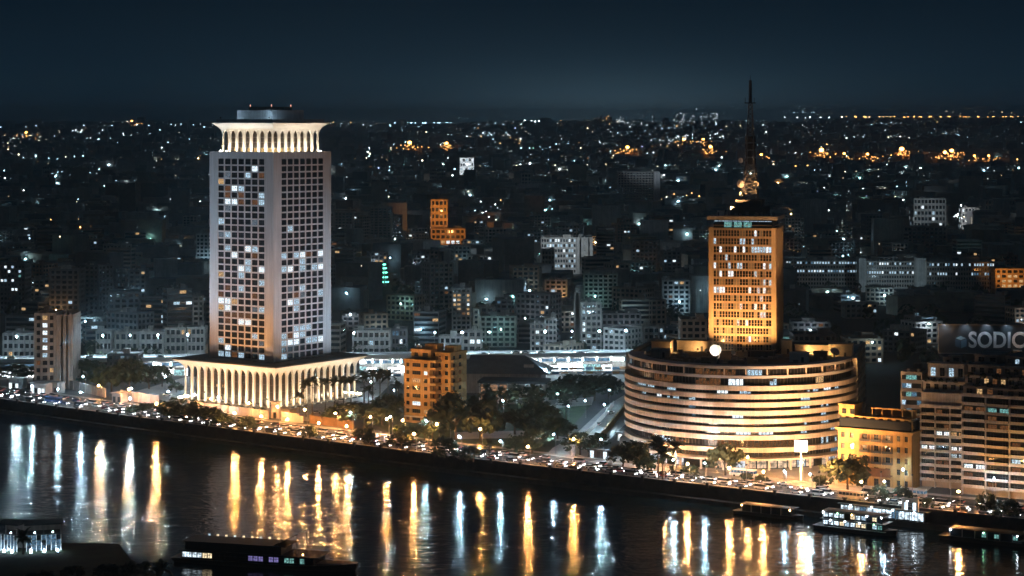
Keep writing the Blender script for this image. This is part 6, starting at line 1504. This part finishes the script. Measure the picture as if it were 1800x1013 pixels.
def depth(y): return 'by the flyover' if y < 1330 else 'two streets back' if y < 1500 else 'four streets back' if y < 1800 else 'far back'
walls = [(FLATS, 'grey'), (FLATB, 'brown'), (FLATD, 'dark'), (FLATP, 'pale'), (BRICK, 'brick'), (FLATD, 'dark')]
NUM = 'zero one two three four five six seven eight nine ten eleven twelve thirteen fourteen fifteen sixteen'.split()
placed = 0; lbls = {}
tries = 0
while placed < 225 and tries < 6000:
    tries += 1
    Y = 1195 + 1150 * random.random() ** 1.25; px = random.uniform(-60, 1860); x = x_at(px, Y)
    w = random.uniform(13, 26); d = random.uniform(12, 20); nf = random.choice((3, 4, 5, 5, 6, 6, 7, 8)) if Y < 1500 else random.choice((4, 5, 6, 7, 8, 9, 11))
    if random.random() < .06: nf += 4
    if 1240 < px < 1800 and 1500 < Y < 1700: nf = min(nf, 4)
    if Y < 1330 and 1100 < px < 1700: nf = min(nf, 4)
    # keep clear views of the landmarks: roof must stay below rows that show them
    top = py_of(Y, nf * 3.3)
    if 945 < px < 1050 and Y < 1900 and top < 470: continue
    if 745 < px < 830 and Y < 2350 and top < 430: continue
    if 1580 < px < 1720 and Y < 2300 and top < 400: continue
    if 1380 < px < 1840 and Y < 1690 and top < 505: continue
    if 634 < px < 716 and Y < 1890 and top < 508: continue
    if not free(x, Y + d / 2, math.hypot(w, d) / 2 * .9): continue
    wall_, wn = random.choice(walls); nl = random.choice((0, 0, 1, 1, 2, 2, 3, 4, 5)); nc_ = max(3, int(w / 3.4)); ht = random.choice((0, 1, 1, 2))
    lits_ = [(random.randrange(nf), random.randrange(nc_), random.choice('cccwwood')) for _ in range(nl)]; nl = len({(a, b_) for a, b_, c in lits_})
    lb = f"{wn} {NUM[nf] if nf < 17 else 'tall'}-storey block, {['no', 'one', 'two', 'three', 'four', 'five'][nl]} lit window{'s' if nl != 1 else ''}, {['bare roof', 'one hut', 'two huts'][ht]}, {depth(Y)} {sector(px)}"
    if lb in lbls: continue
    lbls[lb] = 1
    block(lb, x, Y, w, d, nf, random.uniform(3.0, 3.4), random.choice((R(-8), R(5), R(-31), R(20), 0)) + random.uniform(-.1, .1), wall_, nc_, random.choice(('grid', 'grid', 'grid', 'ribbon')), lits_, 0, huts=ht, group='plain blocks of the city behind', seed=tries, name='city_block')
    taken.append((x, Y + d / 2, math.hypot(w, d) / 2 * .8)); placed += 1
print('city blocks', placed)
# farther city: thousands of roofs read as one mass
b = MB(); r = random.Random(9); tops = []
WM = [FLATD, FLATS, FLATB, FLATP]
for i in range(7600):
    Y = 1500 * (14600 / 1500) ** (r.random() ** .8); px = r.uniform(-250, 2050); x = x_at(px, Y)
    w = r.uniform(14, 32) * (1 + Y / 15000); d = r.uniform(12, 26) * (1 + Y / 15000); hh = r.uniform(9, 26) * (1.0 if r.random() > .06 else 1.9)
    top = py_of(Y, hh)
    if Y < 2700 and not free(x, Y, math.hypot(w, d) / 2 * .8): continue
    if 945 < px < 1050 and Y < 1900 and top < 475: continue
    if 745 < px < 830 and Y < 2600 and top < 430: continue
    if 1580 < px < 1720 and Y < 2700 and top < 400: continue
    if 1380 < px < 1840 and Y < 1720 and top < 505: continue
    if 634 < px < 716 and Y < 1890 and top < 508: continue
    if 1080 < px < 1165 and Y < 3600 and top < 352: continue
    g0 = hillz(x, Y); a = r.choice((-.55, -.14, .1, .35, 0)) + r.uniform(-.1, .1); m = r.choice((0, 0, 1, 1, 2, 2, 3))
    hh += g0; b.obox(x, Y, w, d, g0 - 6 if g0 > 0 else -.1, hh, a, m)
    if r.random() < .5: b.obox(x + r.uniform(-3, 3), Y + r.uniform(-3, 3), r.uniform(3, 6), r.uniform(3, 6), hh, hh + r.uniform(2, 4), a, r.choice((1, 2, 3)))
    tops.append((x, Y, w, d, hh, a, g0))
obj('distant_buildings', b.mesh('distant_buildings', *WM), kind='stuff')
# lit windows and lamps scattered through that mass
cols = [((.50, .80, 1.0), 1), ((.82, .93, 1.0), 1.6), ((1.0, .80, .55), 1.0), ((1.0, .45, .14), 1.2), ((.35, 1.0, .75), .8), ((.45, .55, 1.0), 1.2)]
GM = [glow('far_light_%d' % i, c, 1.6 * s) for i, (c, s) in enumerate(cols)]
GM2 = [glow('far_lamp_%d' % i, c, 30.0 * s, sample=(i == 0)) for i, (c, s) in enumerate(cols)]
FACL = [glow('facade_fill_lamp_%d' % i, c, q, sample=True) for i, (c, q) in enumerate((((.45, .80, 1.0), 700.0), ((.72, .9, 1.0), 650.0), ((1.0, .55, .22), 500.0), ((.35, .9, .9), 450.0)))]
b = MB()
cen = [(r.uniform(-40, 1840), 1700 * (14000 / 1700) ** (r.random() ** .7), r.uniform(20, 70)) for _ in range(90)]
def liv(x, Y): return max(math.exp(-(((px_of(x, Y) - p) / q) ** 2 + ((Y - y_) / (.16 * y_)) ** 2)) for p, y_, q in cen)
for (x, Y, w, d, hh, a, g0) in tops:
    l_ = liv(x, Y)
    if r.random() > (.15 if Y < 5000 else .07) + .62 * l_: continue
    n = r.choice((1, 1, 1, 2, 2, 3, 5)); ci = r.choices(range(6), (5, 6, 3, .8, .35, .4))[0]
    u0 = r.uniform(-w / 2 + 1, w / 2 - 1); pitch = 3.2 * max(1, Y / 3500)
    for q in range(n):
        u = u0 if n > 2 and r.random() < .8 else r.uniform(-w / 2 + 1, w / 2 - 1); z = g0 + ((q + .7) * pitch if n > 2 else r.uniform(.35, .97) * (hh - g0))
        if z > hh - .5: continue
        s = r.choice((.45, .6, .8, 1.1)) * (Y / 2600) ** .8
        cx, cy_ = x + u * math.cos(a) + (d / 2 + .1) * math.sin(a), Y + u * math.sin(a) - (d / 2 + .1) * math.cos(a)
        b.obox(cx, cy_, s, .3, z - s * .5, z + s * .5, a, ci if r.random() < .8 else 6 + ci)
# street lights: short lines of lamps along streets, denser in the lively quarters
for i in range(330):
    Y = 1900 * (14600 / 1900) ** (r.random() ** .72); px = r.uniform(-60, 1860); x = x_at(px, Y)
    if r.random() > .25 + .75 * liv(x, Y): continue
    n = r.choice((1, 1, 2, 3, 5, 8)); an = r.choice((0.1, -.55, 1.0, .35)) + r.uniform(-.15, .15); st = r.uniform(16, 34) * (Y / 2600) ** .6
    ci = r.choices(range(6), (6, 5, 3, 1.6, .3, .2))[0]
    for q in range(n):
        xx, YY = x + math.cos(an) * st * q, Y + math.sin(an) * st * q
        s = .16 * (YY / 2600) ** .95 * r.choice((.6, .8, 1, 1.5, 2.2)); z = hillz(xx, YY) + r.uniform(13, 24)
        b.box(xx - s, xx + s, YY - s, YY + s, z - s * .9, z + s * .9, 6 + ci)
for cxp, cyp, n, sp, cw in ((40, 240, 26, 60, 2), (160, 232, 24, 60, 1), (100, 310, 10, 60, 0), (20, 415, 10, 22, 0), (770, 248, 14, 14, 1), (1215, 240, 40, 60, 1), (1180, 247, 26, 30, 1), (900, 248, 14, 14, 3), (860, 240, 20, 30, 0), (1670, 235, 14, 30, 0), (1690, 380, 16, 16, 1), (920, 455, 18, 30, 4), (1010, 405, 8, 20, 0), (860, 375, 12, 40, 1)):
    for i in range(n):
        py = cyp + r.gauss(0, 5); px = cxp + r.gauss(0, sp * .6)
        if py < 222: continue
        Y = Y_for(px, py, 16); z = hillz(x_at(px, Y), Y) + 16
        s = .2 * Y / 2600 * r.uniform(.5, 1.5); xx = x_at(px, Y); b.box(xx - s, xx + s, Y - s, Y + s, z - s, z + s, m=6 + (cw if r.random() < .7 else r.choice((0, 1, 2))))
for (x, Y, w, d, hh, a, g0) in r.sample([q for q in tops if q[1] < 7000], 430):  # lamps added before randomly chosen walls to light their facades
    u = r.uniform(-w / 3, w / 3); dd = d / 2 + r.uniform(3.0, 6.0); k = r.choices(range(4), (6, 4, 1.0, .7))[0]
    b.ball((x + u * math.cos(a) + dd * math.sin(a), Y + u * math.sin(a) - dd * math.cos(a), hh * r.uniform(.35, .8)), .34 * (Y / 2600) ** .5, nu=5, nv=3, m=12 + k)
for (x, Y, q) in r.sample(taken[-225:], 120):  # more lamps added to light the fronts of the single blocks
    k = r.choices(range(4), (6, 4, 1.2, .7))[0]; s = .22
    xx, YY, z = x + r.uniform(-5, 5), Y - q * 1.15 - r.uniform(1, 4), r.uniform(8, 14); b.box(xx - s, xx + s, YY - s, YY + s, z - s, z + s, 12 + k)
obj('city_lights', b.mesh('city_lights', *GM, *GM2, *FACL), kind='stuff')
# rows of road lamps on the hills and the refinery
b = MB()
def hill_lamps(px0, px1, n, py, Y, m, s, jit=.3):
    for i in range(n):
        px = px0 + (px1 - px0) * i / max(1, n - 1) + r.uniform(-6, 6); b.ball((x_at(px, Y), Y, z_at(py + r.uniform(-jit, jit), Y)), s * r.uniform(.7, 1.2), nu=5, nv=3, m=m)
hill_lamps(1380, 1480, 7, 206.5, 14000, 1, 3.0); hill_lamps(1482, 1810, 40, 205.5, 14000, 3, 3.2); hill_lamps(1400, 1430, 6, 198, 14700, 0, 1.6); hill_lamps(1640, 1800, 10, 197, 14700, 2, 1.6, 3)
hill_lamps(690, 795, 18, 216, 13500, 0, 3.0); hill_lamps(925, 950, 5, 213, 13500, 1, 3.4, 2); hill_lamps(560, 690, 8, 222, 12500, 0, 2.2, 5); hill_lamps(0, 360, 30, 226, 11500, 0, 2.2, 8)
obj('horizon_road_lamps', b.mesh('horizon_road_lamps', *[GM2[k] for k in range(4)]), kind='stuff')
RW = glow('refinery_white', (.80, .92, 1.0), 40.0); RO = glow('refinery_orange', (1.0, .48, .16), 40.0)
def refinery(label, px0, px1, pyb, Y, m, seed, hmax, n):
    n = int(n * 1.25)
    rr = random.Random(seed); zb = z_at(pyb, Y); w = (px1 - px0) * Y / FPX
    t_ = thing('refinery', label, 'refinery', (x_at((px0 + px1) / 2, Y), Y, zb - 24), 0); s = MB(); L = MB()
    for i in range(n):
        u = max(-w / 2, min(w / 2, rr.gauss(w * .12, w * .26))); hh = 30 + rr.random() ** 2 * hmax; rad = rr.uniform(3, 7)
        s.tube((u, rr.uniform(-30, 60), 0), (u, rr.uniform(-30, 60) * .0 + 10, hh), rad, rad * .8, 7)
        for q in range(int(hh / 12)):
            if rr.random() < .62: L.ball((u + rr.uniform(-14, 14), -45 + rr.uniform(-5, 5), 26 + rr.uniform(0, 1) ** 1.6 * (hh - 20)), rr.uniform(.7, 1.5), nu=5, nv=3)
    s.box(-w / 2, w / 2, -20, 60, 0, 24)
    obj('columns', s.mesh('columns', FLATS), t_); obj('work_lights', L.mesh('work_lights', m), t_, kind='stuff')
refinery('distant refinery with clustered brilliant white lights under the sky glow', 1140, 1262, 222, 13300, RW, 3, 95, 34)
refinery('distant works with orange and white lights left of the white refinery', 1012, 1068, 224, 13200, RO, 4, 70, 20)
refinery('small distant white-lit works between the refinery and the orange works', 1074, 1112, 221, 13350, RW, 5, 55, 12)
# orange high-mast lamps far off, oversized for bloom; bulbs and boxes added as halo
HM2 = glow('halo_bulb_orange', (1.0, .42, .11), 13.0)
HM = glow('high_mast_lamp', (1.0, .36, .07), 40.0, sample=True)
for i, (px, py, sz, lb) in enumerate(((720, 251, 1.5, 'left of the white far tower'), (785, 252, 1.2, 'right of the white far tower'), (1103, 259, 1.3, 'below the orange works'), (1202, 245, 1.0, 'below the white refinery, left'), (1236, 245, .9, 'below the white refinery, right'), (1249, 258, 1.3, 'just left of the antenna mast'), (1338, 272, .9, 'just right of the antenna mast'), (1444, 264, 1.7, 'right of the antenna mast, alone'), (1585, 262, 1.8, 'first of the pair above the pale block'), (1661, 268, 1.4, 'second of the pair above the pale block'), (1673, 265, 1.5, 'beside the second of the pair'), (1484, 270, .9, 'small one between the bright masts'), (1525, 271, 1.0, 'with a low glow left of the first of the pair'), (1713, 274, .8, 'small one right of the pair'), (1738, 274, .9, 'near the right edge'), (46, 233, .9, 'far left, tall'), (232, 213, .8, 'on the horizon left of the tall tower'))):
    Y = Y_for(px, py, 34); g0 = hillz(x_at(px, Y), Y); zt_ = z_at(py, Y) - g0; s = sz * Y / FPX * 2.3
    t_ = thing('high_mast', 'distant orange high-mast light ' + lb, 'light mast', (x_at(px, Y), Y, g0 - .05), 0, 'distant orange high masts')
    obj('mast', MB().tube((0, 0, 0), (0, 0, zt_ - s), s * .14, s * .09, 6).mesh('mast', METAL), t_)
    obj('lamp_and_bloom', MB().ball((0, 0, zt_), s, s, s * .8, 8, 6).mesh('lamp_and_bloom', HM), t_)
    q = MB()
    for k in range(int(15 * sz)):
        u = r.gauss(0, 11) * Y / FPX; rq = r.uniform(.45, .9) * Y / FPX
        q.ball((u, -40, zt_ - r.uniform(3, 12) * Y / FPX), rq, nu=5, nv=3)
    obj('halo_bulbs', q.mesh('halo_bulbs', HM2), t_, kind='stuff')
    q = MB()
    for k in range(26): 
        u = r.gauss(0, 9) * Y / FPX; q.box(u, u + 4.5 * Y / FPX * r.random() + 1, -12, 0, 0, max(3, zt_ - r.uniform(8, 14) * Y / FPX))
    obj('halo_boxes', q.mesh('halo_boxes', mat('halo_box_ochre', (.6, .42, .22), .8, .3, .02)), t_, (0, 30, 0), kind='stuff')
# ------------------------------------------------------------------ the city air
HZ = bpy.data.materials.new('city_haze'); HZ.use_nodes = True; t = HZ.node_tree; t.nodes.clear()
o = t.nodes.new('ShaderNodeOutputMaterial'); v = t.nodes.new('ShaderNodeVolumePrincipled')
v.inputs['Color'].default_value = (.62, .86, 1.0, 1); v.inputs['Density'].default_value = 1.15e-4; v.inputs['Anisotropy'].default_value = .3
t.links.new(v.outputs[0], o.inputs['Volume'])
hz = MB().box(-9300, 9300, -700, 15950, -11.2, 228).mesh('haze', HZ)
obj('haze', hz, kind='stuff')
